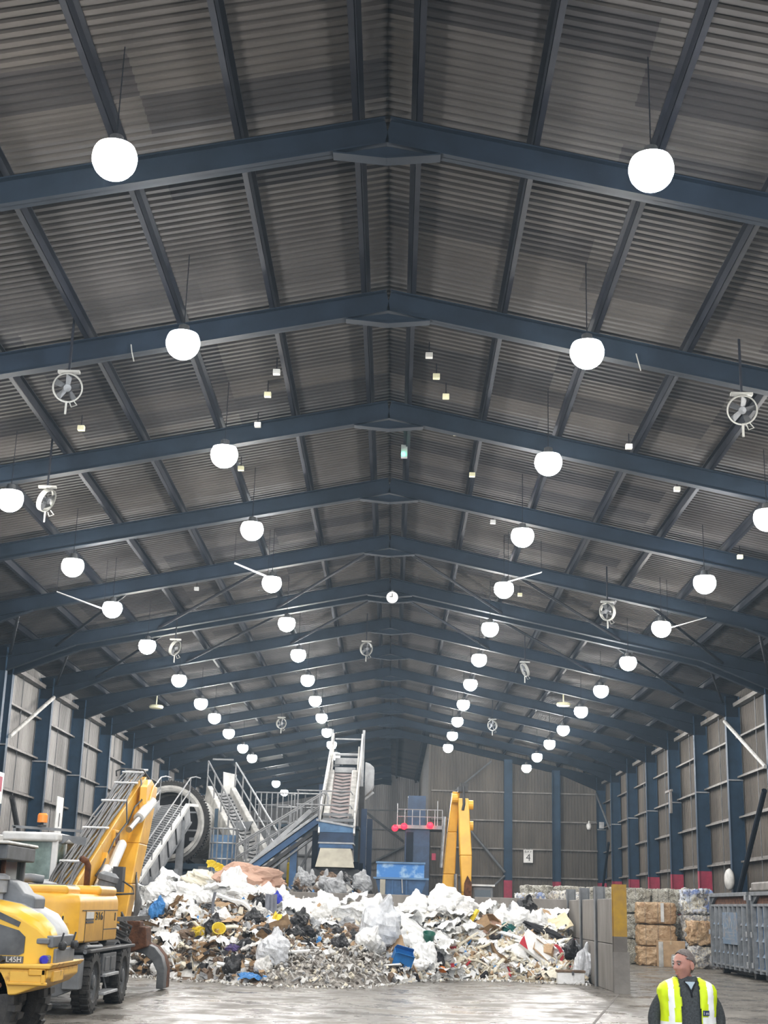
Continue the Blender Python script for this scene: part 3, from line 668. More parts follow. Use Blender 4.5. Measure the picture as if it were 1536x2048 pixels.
b = MB(); b.prism([(-5.1, 1.34), (-4.3, 1.19), (-4.02, 1.19), (-3.96, 1.22), (-3.96, 1.40), (-4.04, 1.47), (-4.4, 1.57), (-5.1, 1.62)], (0, 16.935, 0), (1, 0, 0), (0, 0, 1), (0, -.012, 0)); b.prism([(-4.28, 1.10), (-3.96, 1.10), (-3.96, 1.18), (-4.28, 1.18)], (0, 16.935, 0), (1, 0, 0), (0, 0, 1), (0, -.012, 0)); gp = b.build('side_grille', 'mid_grey', hood)
b = MB(); b.prism([(-5.1, 1.69), (-4.45, 1.655), (-4.05, 1.51), (-4.03, 1.565), (-4.3, 1.68), (-5.1, 1.745)], (0, 16.935, 0), (1, 0, 0), (0, 0, 1), (0, -.012, 0)); b.build('air_slot', 'mid_grey', hood)
letters('L45H', .085, (-4.07, 16.916, 1.142), (1, 0, 0), (0, 0, 1), 'white_paint', gp, depth=.003)
b = MB()                                     # stepped grey grille and lamps on the tail
b.b2((-3.74, 17.0, 1.28), (-3.64, 18.1, 1.42)); b.b2((-3.74, 17.1, 1.06), (-3.61, 18.05, 1.27)); b.b2((-3.84, 16.95, 1.32), (-3.68, 17.3, 1.39)); b.b2((-3.78, 16.98, 1.10), (-3.66, 17.2, 1.2))
b.build('tail_grille', 'machine_grey', L_, bevel=.02)
for y in (17.25, 17.9):
    b = MB(); b.lathe([(0, 0), (.05, 0), (.055, .05), (.03, .07), (0, .07)], (-3.61, y, 1.30), (1, -.3, 0), 12); b.bar((-3.63, y, 1.25), (-3.58, y, 1.45), .02, .02); b.build('tail_lamp', 'dark_grey', L_)
mat('lens_blue', (0.03, 0.03, 0.45), 0.2, var=0)
b = MB(); b.lathe([(0, 0), (.05, 0), (.055, .06), (.04, .09), (0, .09)], (-3.74, 16.98, 1.145), (.5, -1, 0), 14); b.build('warning_lamp', 'lens_blue', L_)
b = MB()                                     # counterweight
pl = [(-4.50, .80), (-4.22, .74), (-3.97, .76), (-3.72, .86), (-3.62, .95), (-3.62, 1.05), (-4.50, 1.05)]
b.prism(pl, (0, 16.78, 0), (1, 0, 0), (0, 0, 1), (0, 1.6, 0)); b.prism([(-4.52, 1.05), (-3.60, 1.05), (-3.55, 1.11), (-4.52, 1.09)], (0, 16.74, 0), (1, 0, 0), (0, 0, 1), (0, 1.68, 0))
cw = b.build('counterweight', 'yellow_worn', L_, bevel=.025, seg=3)
b = MB(); b.b2((-4.06, 16.76, .90), (-3.66, 16.79, 1.02)); b.b2((-3.64, 17.0, .9), (-3.60, 17.5, 1.02)); b.build('tow_pocket', 'yellow_worn', cw, bevel=.01)
b = MB(); b.b2((-4.08, 16.74, .87), (-3.62, 16.80, .905)); b.b2((-3.84, 16.74, .98), (-3.64, 16.80, 1.05)); b.b2((-3.69, 16.74, .88), (-3.64, 16.80, 1.05)); b.build('pocket_frame', 'yellow', cw, bevel=.01)
b = MB(); b.lathe([(0, 0), (.03, 0), (.03, .01), (0, .01)], (-4.17, 16.775, .86), (0, -1, 0), 10); b.build('bolt_hole', 'rust', cw)
b = MB(); b.b2((-7.6, 17.15, .55), (-4.2, 18.2, 1.06)); b.b2((-4.85, 16.9, .6), (-4.4, 18.5, .72)); b.b2((-7.2, 16.9, .6), (-6.8, 18.5, .72)); b.build('frame', 'dark_grey', L_, bevel=.02)
b = MB(); cx0, cx1, cy0, cy1 = -6.15, -4.45, 17.0, 18.35
for x in (cx0, cx1, -5.2):
    for y in (cy0, cy1): b.bar((x, y, 1.1), (x, y, 2.48), .08, .08)
b.b2((cx0, cy0 - .02, 1.1), (cx1, cy1 + .02, 1.72)); b.b2((cx1 - .02, cy0, 2.28), (cx1 + .16, cy1, 2.46))
cb = b.build('cab', 'mid_grey', L_, bevel=.02)
b = MB(); b.b2((cx0 - .1, cy0 - .06, 2.46), (cx1 + .18, cy1 + .06, 2.50)); b.b2((cx0 + .1, cy0 + .1, 2.5), (cx1 - .25, cy1 - .1, 2.62)); b.build('cab_roof', 'off_white', cb, bevel=.03, seg=3)
b = MB(); b.b2((cx0, cy0 + .01, 1.72), (cx1, cy0 + .02, 2.3)); b.b2((cx1 - .02, cy0, 1.72), (cx1 - .01, cy1, 2.28)); b.b2((cx0, cy1 - .02, 1.72), (cx1, cy1 - .01, 2.3)); b.build('window', 'glass_dark', cb)
for dy in (.05, .4):
    b = MB(); b.bar((cx1 + .02, cy0 + dy, 1.75), (cx1 + .02, cy0 + dy, 2.3), .05, .05); b.build('pillar_cover', 'rust', cb)
b = MB(); b.prism([(-4.78, 2.28), (-4.42, 2.40), (-4.52, 2.12), (-4.62, 1.98), (-4.78, 1.96)], (0, 16.75, 0), (1, 0, 0), (0, 0, 1), (0, .07, 0)); b.tube([(-4.8, 16.8, 2.1), (-5.1, 17.0, 2.2)], .02, 6); b.tube([(-4.80, 16.74, 2.29), (-4.6, 16.74, 2.39), (-4.42, 16.74, 2.42)], .02, 6); b.build('mirror', 'mid_grey', cb, bevel=.01)
b = MB(); b.lathe([(.06, 0), (.06, .1), (.10, .12), (.10, .26), (.125, .27), (.12, .31), (.05, .34), (0, .34)], (-4.42, 17.25, 1.78), n=20); b.build('air_cleaner', 'pale_grey', L_)
b = MB(); b.prism([(-4.6, 1.76), (-3.98, 1.70), (-3.98, 1.86), (-4.12, 1.9), (-4.22, 2.02), (-4.36, 2.06), (-4.6, 2.06)], (0, 17.3, 0), (1, 0, 0), (0, 0, 1), (0, .55, 0)); b.build('exhaust_cowl', 'machine_grey', L_, bevel=.04, seg=3)
b = MB(); b.prism([(-9.4, .05), (-8.3, .05), (-8.2, .9), (-8.35, .9), (-8.45, .3), (-9.35, .15)], (0, 16.6, 0), (1, 0, 0), (0, 0, 1), (0, 2.2, 0)); b.build('bucket', 'mid_grey', L_)
b = MB(); b.bar((-6.7, 17.45, 1.5), (-8.4, 17.45, .6), .1, .24); b.bar((-6.7, 18.0, 1.5), (-8.4, 18.0, .6), .1, .24); b.b2((-7.2, 17.3, 1.0), (-6.4, 18.1, 1.6)); b.build('lift_arm', 'yellow_loader', L_)
# ------------------------------------------------------------------ sorting plant behind the heap
def rail(b, pts, h, n, r=.028, mid=True, up=(0, 0, 1)):
    """handrail along a line with posts; pts are the two ends at floor level"""
    p, q = Vector(pts[0]), Vector(pts[1]); u = Vector(up)
    b.tube([p + u * h, q + u * h], r, 6)
    if mid: b.tube([p + u * h * .55, q + u * h * .55], r * .85, 6)
    for i in range(n):
        a = p.lerp(q, i / (n - 1)); b.tube([a, a + u * h], r * .9, 6)
# trommel: two toothed rings on a drum, on a steel frame
T = thing('trommel_screen', 'big rotary trommel drum with toothed ring gear behind the excavator boom', 'trommel', (-8.0, 54, 0))
tc, tax = Vector((-8.0, 52, 4.62)), Vector((.14, 1, 0)).normalized()
b = MB(); b.lathe([(1.18, -.1), (1.3, -.14), (1.3, .3), (1.18, .3), (1.18, -.1)], tc, tax, 48); b.lathe([(1.16, .2), (1.10, 1.0), (1.10, 9), (1.0, 9), (1.0, 1.0), (1.08, .2)], tc, tax, 40); b.build('drum', 'off_white', T, bevel=0)
e_ = tax.orthogonal().normalized(); g_ = tax.cross(e_)
for dz, nm in ((0, 'ring_gear'), (6.0, 'ring_gear')):
    c_ = tc + tax * dz; b = MB(); b.lathe([(1.14, -.05), (1.38, -.05), (1.38, .22), (1.14, .22), (1.14, -.05)], c_, tax, 60); b.build('tyre_ring', 'off_white', T); b = MB()
    b.lathe([(1.38, -.02), (1.52, -.02), (1.52, .2), (1.38, .2), (1.38, -.02)], c_, tax, 60)
    for k in range(88):
        a = 2 * PI * k / 88; d = e_ * math.cos(a) + g_ * math.sin(a); t = tax.cross(d)
        b.hexa([c_ + tax * y + d * rr + t * tt for rr, w_ in ((1.50, .035), (1.57, .022)) for y, tt in ((0, -w_), (0, w_), (.18, w_), (.18, -w_))])
    b.build(nm, 'black_rubber', T)
b = MB(); b.lathe([(.0, .5), (1.1, .5)], tc, tax, 32); b.build('drum_dark_disc', 'black', T)  # black disc closing the drum stands in for its dark interior
b = MB(); b.b2((-7.6, 51.8, 5.0), (-6.7, 51.9, 5.06)); b.b2((-7.6, 51.8, 4.35), (-6.75, 51.9, 4.41)); b.b2((-7.15, 51.75, 4.0), (-6.9, 51.85, 4.12)); b.build('inlet_bracket', 'machine_grey', T)
b = MB()
for x in (-9.3, -6.45):
    for y in (52.2, 58.2): b.b2((x - .1, y - .1, 0), (x + .1, y + .1, 3.3))
b.b2((-9.5, 51.9, 3.0), (-6.2, 52.15, 3.2)); b.b2((-9.5, 51.9, 2.3), (-5.9, 52.1, 2.9)); b.b2((-6.5, 52, 3.1), (-6.2, 60, 3.35)); b.b2((-9.5, 52, 3.1), (-9.2, 60, 3.35)); b.b2((-9.5, 57.9, 3.0), (-6.2, 58.1, 3.2))
b.b2((-6.3, 52.0, 3.2), (-6.18, 52.1, 5.2)); b.b2((-9.4, 53, .0), (-6.4, 58, 2.2)); b.build('support_frame', 'steel_blue_dusty', T)
b = MB(); b.b2((-6.75, 51.7, 1.9), (-6.0, 52.0, 3.1)); b.build('panel', 'machine_grey', T)
b = MB()                                     # guard quadrant right of the ring
b.prism([(0, 0), (1.15, 0), (1.10, .55), (.9, 1.1), (.55, 1.5), (0, 1.7)], (-6.15, 55.5, 3.5), (1, 0, 0), (0, 0, 1), (0, .12, 0)); b.build('guard_plate', 'pale_grey', T)
b = MB(); b.prism([(0, 0), (.55, -.1), (.5, -1.05), (.05, -.98)], (-6.75, 57.5, 7.05), (1, 0, 0), (0, 0, 1), (0, .1, 0)); b.build('chute_plate', 'white_paint', T)
b = MB(); b.prism([(0, 0), (.5, 0), (.5, .25), (0, .25)], (-6.65, 57.4, 5.75), (1, 0, 0), (0, 0, 1), (0, .1, 0)); b.build('blue_plate', 'blue_paint', T)

# inclined feed conveyor into the drum with stairs-like side rails
F = thing('feed_conveyor', 'grey panelled inclined conveyor with double handrails feeding the trommel', 'conveyor', (-7.6, 46, 0))
pa, pb = Vector((-7.72, 45.0, 2.35)), Vector((-7.05, 50.3, 5.15))
dirv = (pb - pa).normalized(); sdv = dirv.cross(Vector((0, 0, 1))).normalized(); upv = sdv.cross(dirv)
b = MB(); b.hexa([pa - sdv * .0 - upv * .62, pa + sdv * .05 - upv * .62, pb + sdv * .05 - upv * .62, pb - upv * .62, pa, pa + sdv * .05, pb + sdv * .05, pb])
b.build('side_panel', 'pale_grey', F)
b = MB(); b.bar(pa + upv * .05, pb + upv * .05, .16, .10, upv); b.bar(pb + upv * .05, pb + Vector((.35, .1, .02)), .16, .1); b.build('top_rail', 'white_paint', F)
for i in range(6):
    c_ = pa.lerp(pb, i / 6 + .02); b = MB(); b.bar(c_ + sdv * .07, c_ + sdv * .07 - upv * .66, .05, .05, dirv); b.build('rib', 'dark_grey', F)
b = MB(); b.bar(pa + sdv * .04 - upv * .62, pb + sdv * .04 - upv * .62, .12, .05, upv); b.build('bottom_flange', 'machine_grey', F)
b = MB()                                     # chevron belt seen over the side
bw = 1.0
for i in range(34):
    c_ = (pa - sdv * .55 + upv * .02).lerp(pb - sdv * .55 + upv * .02, i / 34)
    b.bar(c_ - sdv * .42, c_ + dirv * .14 + upv * .03, .05, .05, upv, 1); b.bar(c_ + dirv * .14 + upv * .03, c_ + sdv * .42, .05, .05, upv, 1)
b.hexa([pa - sdv * 1.05 - upv * .1, pa - sdv * .02 - upv * .1, pb - sdv * .02 - upv * .1, pb - sdv * 1.05 - upv * .1, pa - sdv * 1.05, pa - sdv * .02, pb - sdv * .02, pb - sdv * 1.05], 0)
b.build('belt', ['belt_grey', 'machine_grey'], F)
b = MB(); b.hexa([pa - sdv * 1.1 - upv * .6, pa - sdv * 1.05 - upv * .6, pb - sdv * 1.05 - upv * .6, pb - sdv * 1.1 - upv * .6, pa - sdv * 1.1 + upv * .2, pa - sdv * 1.05 + upv * .2, pb - sdv * 1.05 + upv * .2, pb - sdv * 1.1 + upv * .2]); b.build('side_panel', 'pale_grey', F)
for off, nm in ((.02, 'near'), (-1.08, 'far')):
    b = MB(); rail(b, (pa + sdv * off + dirv * .3, pb + sdv * off), 1.0, 6, .026, True); b.tube([pb + sdv * off + Vector((0, 0, 1)), pb + sdv * off + Vector((.15, .2, 1.06)), pb + sdv * off + Vector((.32, .3, 1.02))], .026, 6); b.build('handrail', 'galv', F)
for lo, hi in (((-7.25, 49.4, 0), (-7.0, 49.6, 4.6)), ((-7.6, 46.0, 0), (-7.45, 46.15, 2.6)), ((-7.0, 47.6, 0), (-6.85, 47.75, 2.9)), ((-7.9, 44.3, 0), (-6.6, 44.6, 2.35))):
    b = MB(); b.b2(lo, hi); b.build('leg', 'machine_grey', F)

# chevron conveyor in the middle, coming down towards the heap
M_ = thing('chevron_conveyor', 'grey chevron belt conveyor sloping down between trommel and blue conveyor', 'conveyor', (-5, 52, 0))
def belt_conveyor(root, a, c, wd, cheek, mcheek, nchev, mb, rail_h, thick=.12, railn=6, flip=1, rail_t=(0, 1)):
    a, c = Vector(a), Vector(c); d = (c - a).normalized(); s_ = d.cross(Vector((0, 0, 1))).normalized(); u = s_.cross(d)
    b = MB(); h = wd / 2
    b.hexa([a - s_ * h - u * thick, a + s_ * h - u * thick, c + s_ * h - u * thick, c - s_ * h - u * thick, a - s_ * h, a + s_ * h, c + s_ * h, c - s_ * h], 0)
    for i in range(nchev):
        m_ = a.lerp(c, (i + .3) / nchev)
        for sg in (-1, 1): b.bar(m_ + s_ * sg * h * .85 + u * .015, m_ - d * (h * .55 * flip) + u * .015, .05, .05, u, 1)
    b.build('belt', mb, root)
    for sg in (-1, 1):
        b = MB(); o = s_ * sg * h
        b.hexa([a + o - u * .3, a + o + s_ * sg * .26 - u * .3, c + o + s_ * sg * .26 - u * .3, c + o - u * .3, a + o + u * cheek * .8, a + o + s_ * sg * .22 + u * cheek * .8, c + o + s_ * sg * .22 + u * cheek, c + o + u * cheek])
        b.build('side_cheek', mcheek, root, bevel=.04)
        if rail_h:
            b = MB(); p0 = a.lerp(c, rail_t[0]) + o + s_ * sg * .2; p1 = a.lerp(c, rail_t[1]) + o + s_ * sg * .2; rail(b, (p0, p1), rail_h, railn, .035); b.build('handrail', 'galv', root)
    return d, s_, u
belt_conveyor(M_, (-4.35, 50.0, 3.1), (-6.75, 57, 6.15), .75, .28, 'off_white', 20, ['belt_grey', 'dark_grey'], 1.25, flip=1)
b = MB(); b.tube([(-7.15, 57, 7.5), (-6.3, 57, 7.5)], .035, 6); b.build('end_rail', 'galv', M_)
for x, y, z in ((-5.2, 52.2, 3.9), (-6.2, 55.2, 5.2)):
    for dx in (-.43, .47):
        b = MB(); b.b2((x + dx - .07, y - .08, 0), (x + dx + .07, y + .08, z)); b.build('leg', 'machine_grey', M_)
b = MB(); b.prism([(0, 0), (.9, .1), (.55, -.75), (.1, -.8)], (-5.9, 53.2, 4.75), (1, 0, 0), (0, 0, 1), (0, 1.2, 0)); b.build('under_plate', 'machine_grey', M_)
# caged ladder / service cage at the foot of the trommel guard
b = MB(); bt = thing('service_cage', 'pale barred cage of vertical bars and hoops below the trommel guard plate', 'cage', (-5.9, 50.5, 0))
for k in range(9):
    a = PI * k / 8; x, y = -5.75 + .5 * math.cos(a), 50.8 - .45 * math.sin(a); b.tube([(x, y, 0), (x, y, 4.45)], .03, 6)
b.build('bar', 'galv', bt)
for z in (2.9, 3.35, 3.9, 4.4):
    b = MB(); b.tube([(-5.75 + .5 * math.cos(PI * k / 10), 50.8 - .45 * math.sin(PI * k / 10), z) for k in range(11)], .035, 6); b.build('hoop', 'galv', bt)
b = MB(); b.b2((-6.2, 50.75, 2.3), (-5.3, 51.2, 4.2)); b.build('back_panel', 'blue_light', bt)

# blue diagonal conveyor rising to the hopper, with a railed walkway behind
Bc = thing('blue_conveyor', 'blue framed diagonal conveyor rising to the hopper in the middle', 'conveyor', (-3.5, 49, 0))
p, q = Vector((-4.85, 49, 2.75)), Vector((-2.25, 49, 4.72))
b = MB(); b.bar(p, q, .5, .2, (0, 0, 1)); b.build('frame', 'blue_paint', Bc, bevel=.01)
b = MB(); b.bar(p + Vector((-.06, -.03, .16)), q + Vector((-.06, -.03, .16)), .58, .10); b.bar(p + Vector((.3, 0, .42)), q + Vector((-.3, 0, .30)), .3, .16); b.build('cover', 'pale_grey', Bc, bevel=.02)
b = MB(); b.bar(p + Vector((.25, -.02, -.12)), q + Vector((.05, -.02, -.26)), .4, .12); b.build('return_belt', 'dark_grey', Bc)
b = MB(); b.bar(p + Vector((.35, -.02, -.26)), q + Vector((.1, -.02, -.40)), .42, .06); b.build('lower_rail', 'machine_grey', Bc)
b = MB(); b.b2((-3.22, 48.9, 0), (-2.98, 49.15, 3.95)); b.build('leg', 'blue_paint', Bc)
b = MB(); b.bar((-4.2, 49.05, 3.0), (-3.1, 49.05, 2.3), .08, .08); b.bar((-3.0, 49.1, 2.8), (-2.3, 49.1, 4.1), .12, .08); b.build('strut', 'mid_grey', Bc)
for dy in (.3, .95):
    b = MB(); rail(b, (p + Vector((-.3, dy, .1)), q + Vector((.05, dy, .0))), .95, 9, .03)
    e0 = q + Vector((.05, dy, .95)); b.tube([e0, e0 + Vector((.15, 0, .02)), e0 + Vector((.2, 0, -.12)), e0 + Vector((.2, 0, -.55))], .03, 6); b.build('handrail', 'galv', Bc)
b = MB(); b.bar(p + Vector((-.2, .6, .05)), q + Vector((0, .6, .0)), .6, .05); b.build('walkway', 'machine_grey', Bc)
# platform behind it with rails
Pf = thing('maintenance_platform', 'railed steel platform behind the top of the blue conveyor', 'platform', (-3, 51, 0))
b = MB(); b.b2((-3.9, 51, 4.55), (-.9, 52.4, 4.65)); b.b2((-3.4, 51.0, 4.2), (-1.2, 51.2, 4.55)); b.build('deck', 'steel_blue_dusty', Pf)
for (x0, x1, z) in ((-3.9, -2.9, 4.65), (-2.9, -1.0, 4.65)):
    b = MB(); rail(b, ((x0, 51, z), (x1, 51, z)), 1.1, 3 if x1 < -2 else 5, .03); b.build('handrail', 'galv', Pf)
for x in (-3.85, -3.3, -1.0):
    b = MB(); b.b2((x - .07, 51.1, 0), (x + .07, 51.25, 4.6)); b.build('leg', 'steel_blue_dusty', Pf)
Pg = thing('rear_gantry', 'small railed gantry far behind the chevron conveyor', 'gantry', (-4.4, 60, 0))
b = MB(); b.b2((-5.6, 60, 5.2), (-4.2, 61, 5.3)); b.build('deck', 'machine_grey', Pg)
b = MB(); rail(b, ((-5.6, 60, 5.3), (-4.2, 60, 5.3)), 1.15, 7, .03); rail(b, ((-4.2, 60, 5.3), (-4.0, 61, 5.3)), 1.15, 3, .03); b.build('handrail', 'galv', Pg)
b = MB(); b.b2((-5.6, 60.1, 0), (-5.4, 60.3, 5.2)); b.build('leg', 'machine_grey', Pg)
b = MB(); b.b2((-4.4, 60.1, 0), (-4.2, 60.3, 5.2)); b.build('leg', 'machine_grey', Pg)
b = MB(); b.b2((-5.3, 60.4, 0), (-3.6, 61.8, 4.9)); b.build('casing', 'machine_grey', Pg)
Ps = thing('picking_cabin', 'pale boxy cabin with barred front under the blue conveyor', 'cabin', (-3, 56, 0))
b = MB(); b.b2((-4.6, 56, 0), (-1.6, 58, 4.3)); b.build('wall', 'pale_grey', Ps)
b = MB()
for k in range(9): b.b2((-4.5 + .34 * k, 55.93, .6), (-4.44 + .34 * k, 55.99, 4.2))
for z in (1.6, 2.8, 3.7): b.b2((-4.55, 55.92, z), (-1.65, 55.98, z + .07))
b.build('front_bars', 'brace_grey', Ps)
mat('vest_yellow_dull', (0.75, 0.55, 0.03), 0.6, var=.1)
o = MB(); o.b2((-3.42, 50.4, 2.55), (-3.14, 50.7, 3.3)); o.b2((-3.36, 50.38, 3.3), (-3.2, 50.5, 3.5)); o.b2((-3.4, 50.42, 0), (-3.15, 50.68, 2.55)); tag(o.build('valve_post', 'vest_yellow_dull', bevel=.05), 'small yellow machine post under the blue conveyor', 'post')

# big elevated hopper with steep chevron conveyor above
Hp = thing('discharge_hopper', 'blue banded hopper with beige flared chute below the steep chevron conveyor', 'hopper', (-1.6, 48, 0))
b = MB()
def ring(x0, x1, y0, y1, z, zr=None): return [Vector((x0, y0, z)), Vector((x1, y0, zr if zr is not None else z)), Vector((x1, y1, zr if zr is not None else z)), Vector((x0, y1, z))]
b.loft(ring(-2.19, -1.03, 48, 49.6, 4.26, 4.26), ring(-2.24, -1.05, 47.95, 49.6, 4.62, 4.44)); b.build('upper_band', 'blue_light', Hp)
b = MB(); b.loft(ring(-2.19, -1.03, 48, 49.6, 3.93), ring(-2.19, -1.03, 48, 49.6, 4.25)); b.build('dark_band', 'blue_dark', Hp)
b = MB(); b.loft(ring(-2.22, -1.0, 47.96, 49.6, 3.88), ring(-2.22, -1.0, 47.96, 49.6, 3.93)); b.build('pale_strip', 'pale_grey', Hp)
b = MB(); b.loft(ring(-2.18, -1.04, 48.0, 49.6, 3.74), ring(-2.18, -1.04, 48.0, 49.6, 3.88)); b.build('lower_band', 'blue_paint', Hp)
b = MB(); b.loft(ring(-2.26, -.95, 47.6, 49.6, 3.10), ring(-2.13, -1.10, 47.98, 49.5, 3.73)); b.build('chute', 'beige', Hp)
b = MB(); b.bar((-2.3, 47.95, 4.66), (-1.0, 47.95, 4.46), .12, .07); b.build('rim', 'pale_grey', Hp)
for (x, y) in ((-2.32, 49.3), (-2.32, 48.0), (-.78, 49.3), (-.9, 48.05)):
    b = MB(); b.b2((x - .09, y - .09, 0), (x + .09, y + .09, 3.3 if x > -2 or y > 49 else 4.3)); b.build('leg', 'steel_blue', Hp)
b = MB(); b.b2((-2.4, 47.9, 2.55), (-.8, 49.4, 3.05)); b.build('transfer_box', 'dark_grey', Hp)
Ch = thing('steep_conveyor', 'tall pale steep conveyor with pinkish V-ribbed belt above the blue hopper', 'conveyor', (-1.6, 52, 0))
dC, sC, uC = belt_conveyor(Ch, (-1.55, 48.4, 4.75), (-1.65, 53.6, 6.75), .66, .16, 'off_white', 13, ['belt_pink', 'brace_grey'], 0, flip=1)
for sg, nm in ((-1, 'left'), (1, 'right')):
    b = MB()
    x = -1.6 + sg * .52
    b.prism([(48.1, 4.45), (48.3, 5.0), (54.4, 7.45), (56.2, 8.6), (56.2, 8.2), (54.6, 6.7), (54.0, 6.2)], (x - .03 + sg * .06, 0, 0), (0, 1, 0), (0, 0, 1), (.06, 0, 0))
    b.prism([(53.2, 6.6), (54.5, 7.3), (54.5, 7.9), (53.6, 7.2)], (x - .02 - sg * .02, 0, 0), (0, 1, 0), (0, 0, 1), (.05, 0, 0))
    b.build('side_plate', 'off_white', Ch)
    b = MB(); b.bar((x + sg * .08, 48.1, 4.98), (x + sg * .08, 56.0, 8.55), .05, .07); b.bar((x + sg * .08, 48.0, 4.2), (x + sg * .08, 48.3, 5.0), .06, .2, (0, 1, 0)); b.build('edge_rail', 'white_paint', Ch)
    b = MB(); b.bar((x + sg * .1, 56.2, 5.5), (x + sg * .12, 56.2, 8.75), .10, .12, (0, 1, 0)); b.build('mast', 'pale_grey', Ch)
b = MB(); b.tube([(-2.1, 56, 8.35), (-1.0, 56, 8.35)], .035, 6); b.b2((-2.05, 55.0, 7.25), (-1.1, 55.2, 7.5)); b.b2((-2.0, 54.2, 6.85), (-1.2, 54.3, 7.05)); b.tube([(-2.05, 55.0, 7.62), (-1.1, 55.0, 7.62)], .06, 8); b.build('head_drum', 'pale_grey', Ch)
b = MB(); b.b2((-2.0, 54.3, 6.62), (-1.2, 54.4, 6.84)); b.build('shade_block', 'black', Ch)  # solid black block drawn as the shade below the conveyor head
b = MB(); b.b2((-2.1, 48.0, 4.62), (-1.02, 48.2, 4.72)); b.b2((-2.1, 48.1, 4.82), (-1.1, 48.15, 4.9)); b.build('foot_guard', 'machine_grey', Ch)
b = MB(); b.prism([(-.82, 5.85), (-.55, 6.1), (-.46, 6.3), (-.46, 6.98), (-.62, 7.12), (-.8, 7.18)], (0, 53.2, 0), (1, 0, 0), (0, 0, 1), (0, .9, 0)); b.bar((-.82, 53.3, 5.75), (-.45, 53.3, 6.05), .1, .1); b.build('drive_housing', 'pale_grey', Ch, bevel=.03)
b = MB(); b.b2((-.98, 52.6, 3.0), (-.78, 53.2, 6.2)); b.build('riser', 'dark_grey', Ch)
for x, y, z in ((-.72, 50.0, 5.2), (-.55, 52.5, 5.0), (-2.5, 54.5, 6.4)):
    b = MB(); b.b2((x - .1, y - .1, 0), (x + .1, y + .1, z)); b.build('leg', 'blue_dark', Ch)
b = MB()
for z in (5.15, 5.62): b.tube([(-3.0, 47.8, z), (-1.15, 47.8, z), (-1.08, 47.85, z - .1)], .026, 6)
b.tube([(-2.95, 47.8, 4.6), (-2.95, 47.8, 5.62)], .026, 6); b.tube([(-2.2, 47.8, 4.6), (-2.2, 47.8, 5.62)], .026, 6); b.build('front_rail', 'galv', Ch)

# blue skip on stands
Sk = thing('tipping_skip', 'bright blue scuffed tipping skip behind the heap, right of the hopper', 'skip', (.6, 46, 0))
b = MB(); b.b2((-.17, 46.0, 2.78), (1.37, 46.06, 3.24)); b.build('back_plate', 'blue_skip', Sk)
b = MB(); b.b2((-.27, 45.9, 2.73), (1.52, 45.98, 2.79)); b.b2((-.2, 45.95, 3.22), (1.40, 46.05, 3.28)); b.build('rim', 'blue_light', Sk)
b = MB(); b.prism([(-.2, 2.74), (1.45, 2.74), (1.32, 2.35), (1.0, 2.0), (.1, 2.0), (-.1, 2.35)], (0, 46.0, 0), (1, 0, 0), (0, 0, 1), (0, 1.2, 0)); b.build('body', 'blue_paint', Sk)
for x in (.35, .8):
    b = MB(); b.b2((x - .03, 45.93, 2.1), (x + .03, 46.02, 2.74)); b.build('rib', 'blue_paint', Sk)
b = MB(); b.bar((.65, 45.92, 2.74), (.68, 45.92, 2.3), .1, .03); b.build('chain_lug', 'off_white', Sk)
b = MB(); b.b2((-.1, 46.05, 0), (.05, 46.2, 2.1)); b.build('stand', 'pale_grey', Sk)
b = MB(); b.b2((1.2, 46.05, 0), (1.35, 46.2, 2.1)); b.build('stand', 'pale_grey', Sk)
b = MB(); b.b2((-.05, 45.9, 1.9), (.12, 46.0, 2.72)); b.build('post', 'beige', Sk)

# dark blue cabin with railed roof and red warning lights, far end
Cb = thing('control_cabin', 'tall dark blue cabin with railed roof under the red lights at the far end', 'cabin', (1.8, 87, 0))
b = MB(); b.b2((1.05, 86, 0), (2.55, 89, 6.55)); b.build('wall', 'blue_dark', Cb, bevel=.02)
b = MB(); b.b2((.5, 85.8, 6.5), (3.4, 89, 6.72)); b.build('roof_deck', 'machine_grey', Cb)
b = MB(); rail(b, ((.55, 85.85, 6.7), (3.3, 85.85, 6.7)), .95, 7, .03); b.tube([(.55, 85.85, 6.7), (.55, 85.85, 8.0)], .03, 6); b.tube([(3.0, 85.85, 6.7), (3.0, 85.85, 8.2)], .03, 6); b.build('handrail', 'galv', Cb)
b = MB(); b.b2((1.12, 85.95, 4.2), (1.55, 86.02, 6.3)); b.build('side_door', 'steel_blue', Cb)
b = MB(); b.b2((2.7, 86.4, 4.7), (2.95, 86.6, 5.1)); b.build('red_box', 'red_paint', Cb)
b = MB(); b.b2((1.2, 87.3, 6.7), (2.3, 89, 8.6)); b.build('upper_housing', 'blue_dark', Cb)
emit('red_glow', (1.0, 0.003, 0.008), 8)
for i, (x, z, n) in enumerate(((.42, 6.5, 'leftmost'), (.97, 6.62, 'middle'), (2.55, 6.72, 'rightmost'))):
    t = thing('warning_light', f'red warning light on the far cabin platform, {n} of three', 'light', (x, 85.75, z), 0, 'red warning lights on the far platform')
    b = MB(); b.lathe([(0, -.05), (.17, -.02), (.19, .08), (.1, .16), (0, .18)], (x, 85.7, z), (.0, -1, 0), 14); b.build('lens', 'red_glow', t, smooth=True)
    b = MB(); b.b2((x - .1, 85.72, z - .1), (x + .1, 86.0, z + .12)); b.build('bracket', 'dark_grey', t)
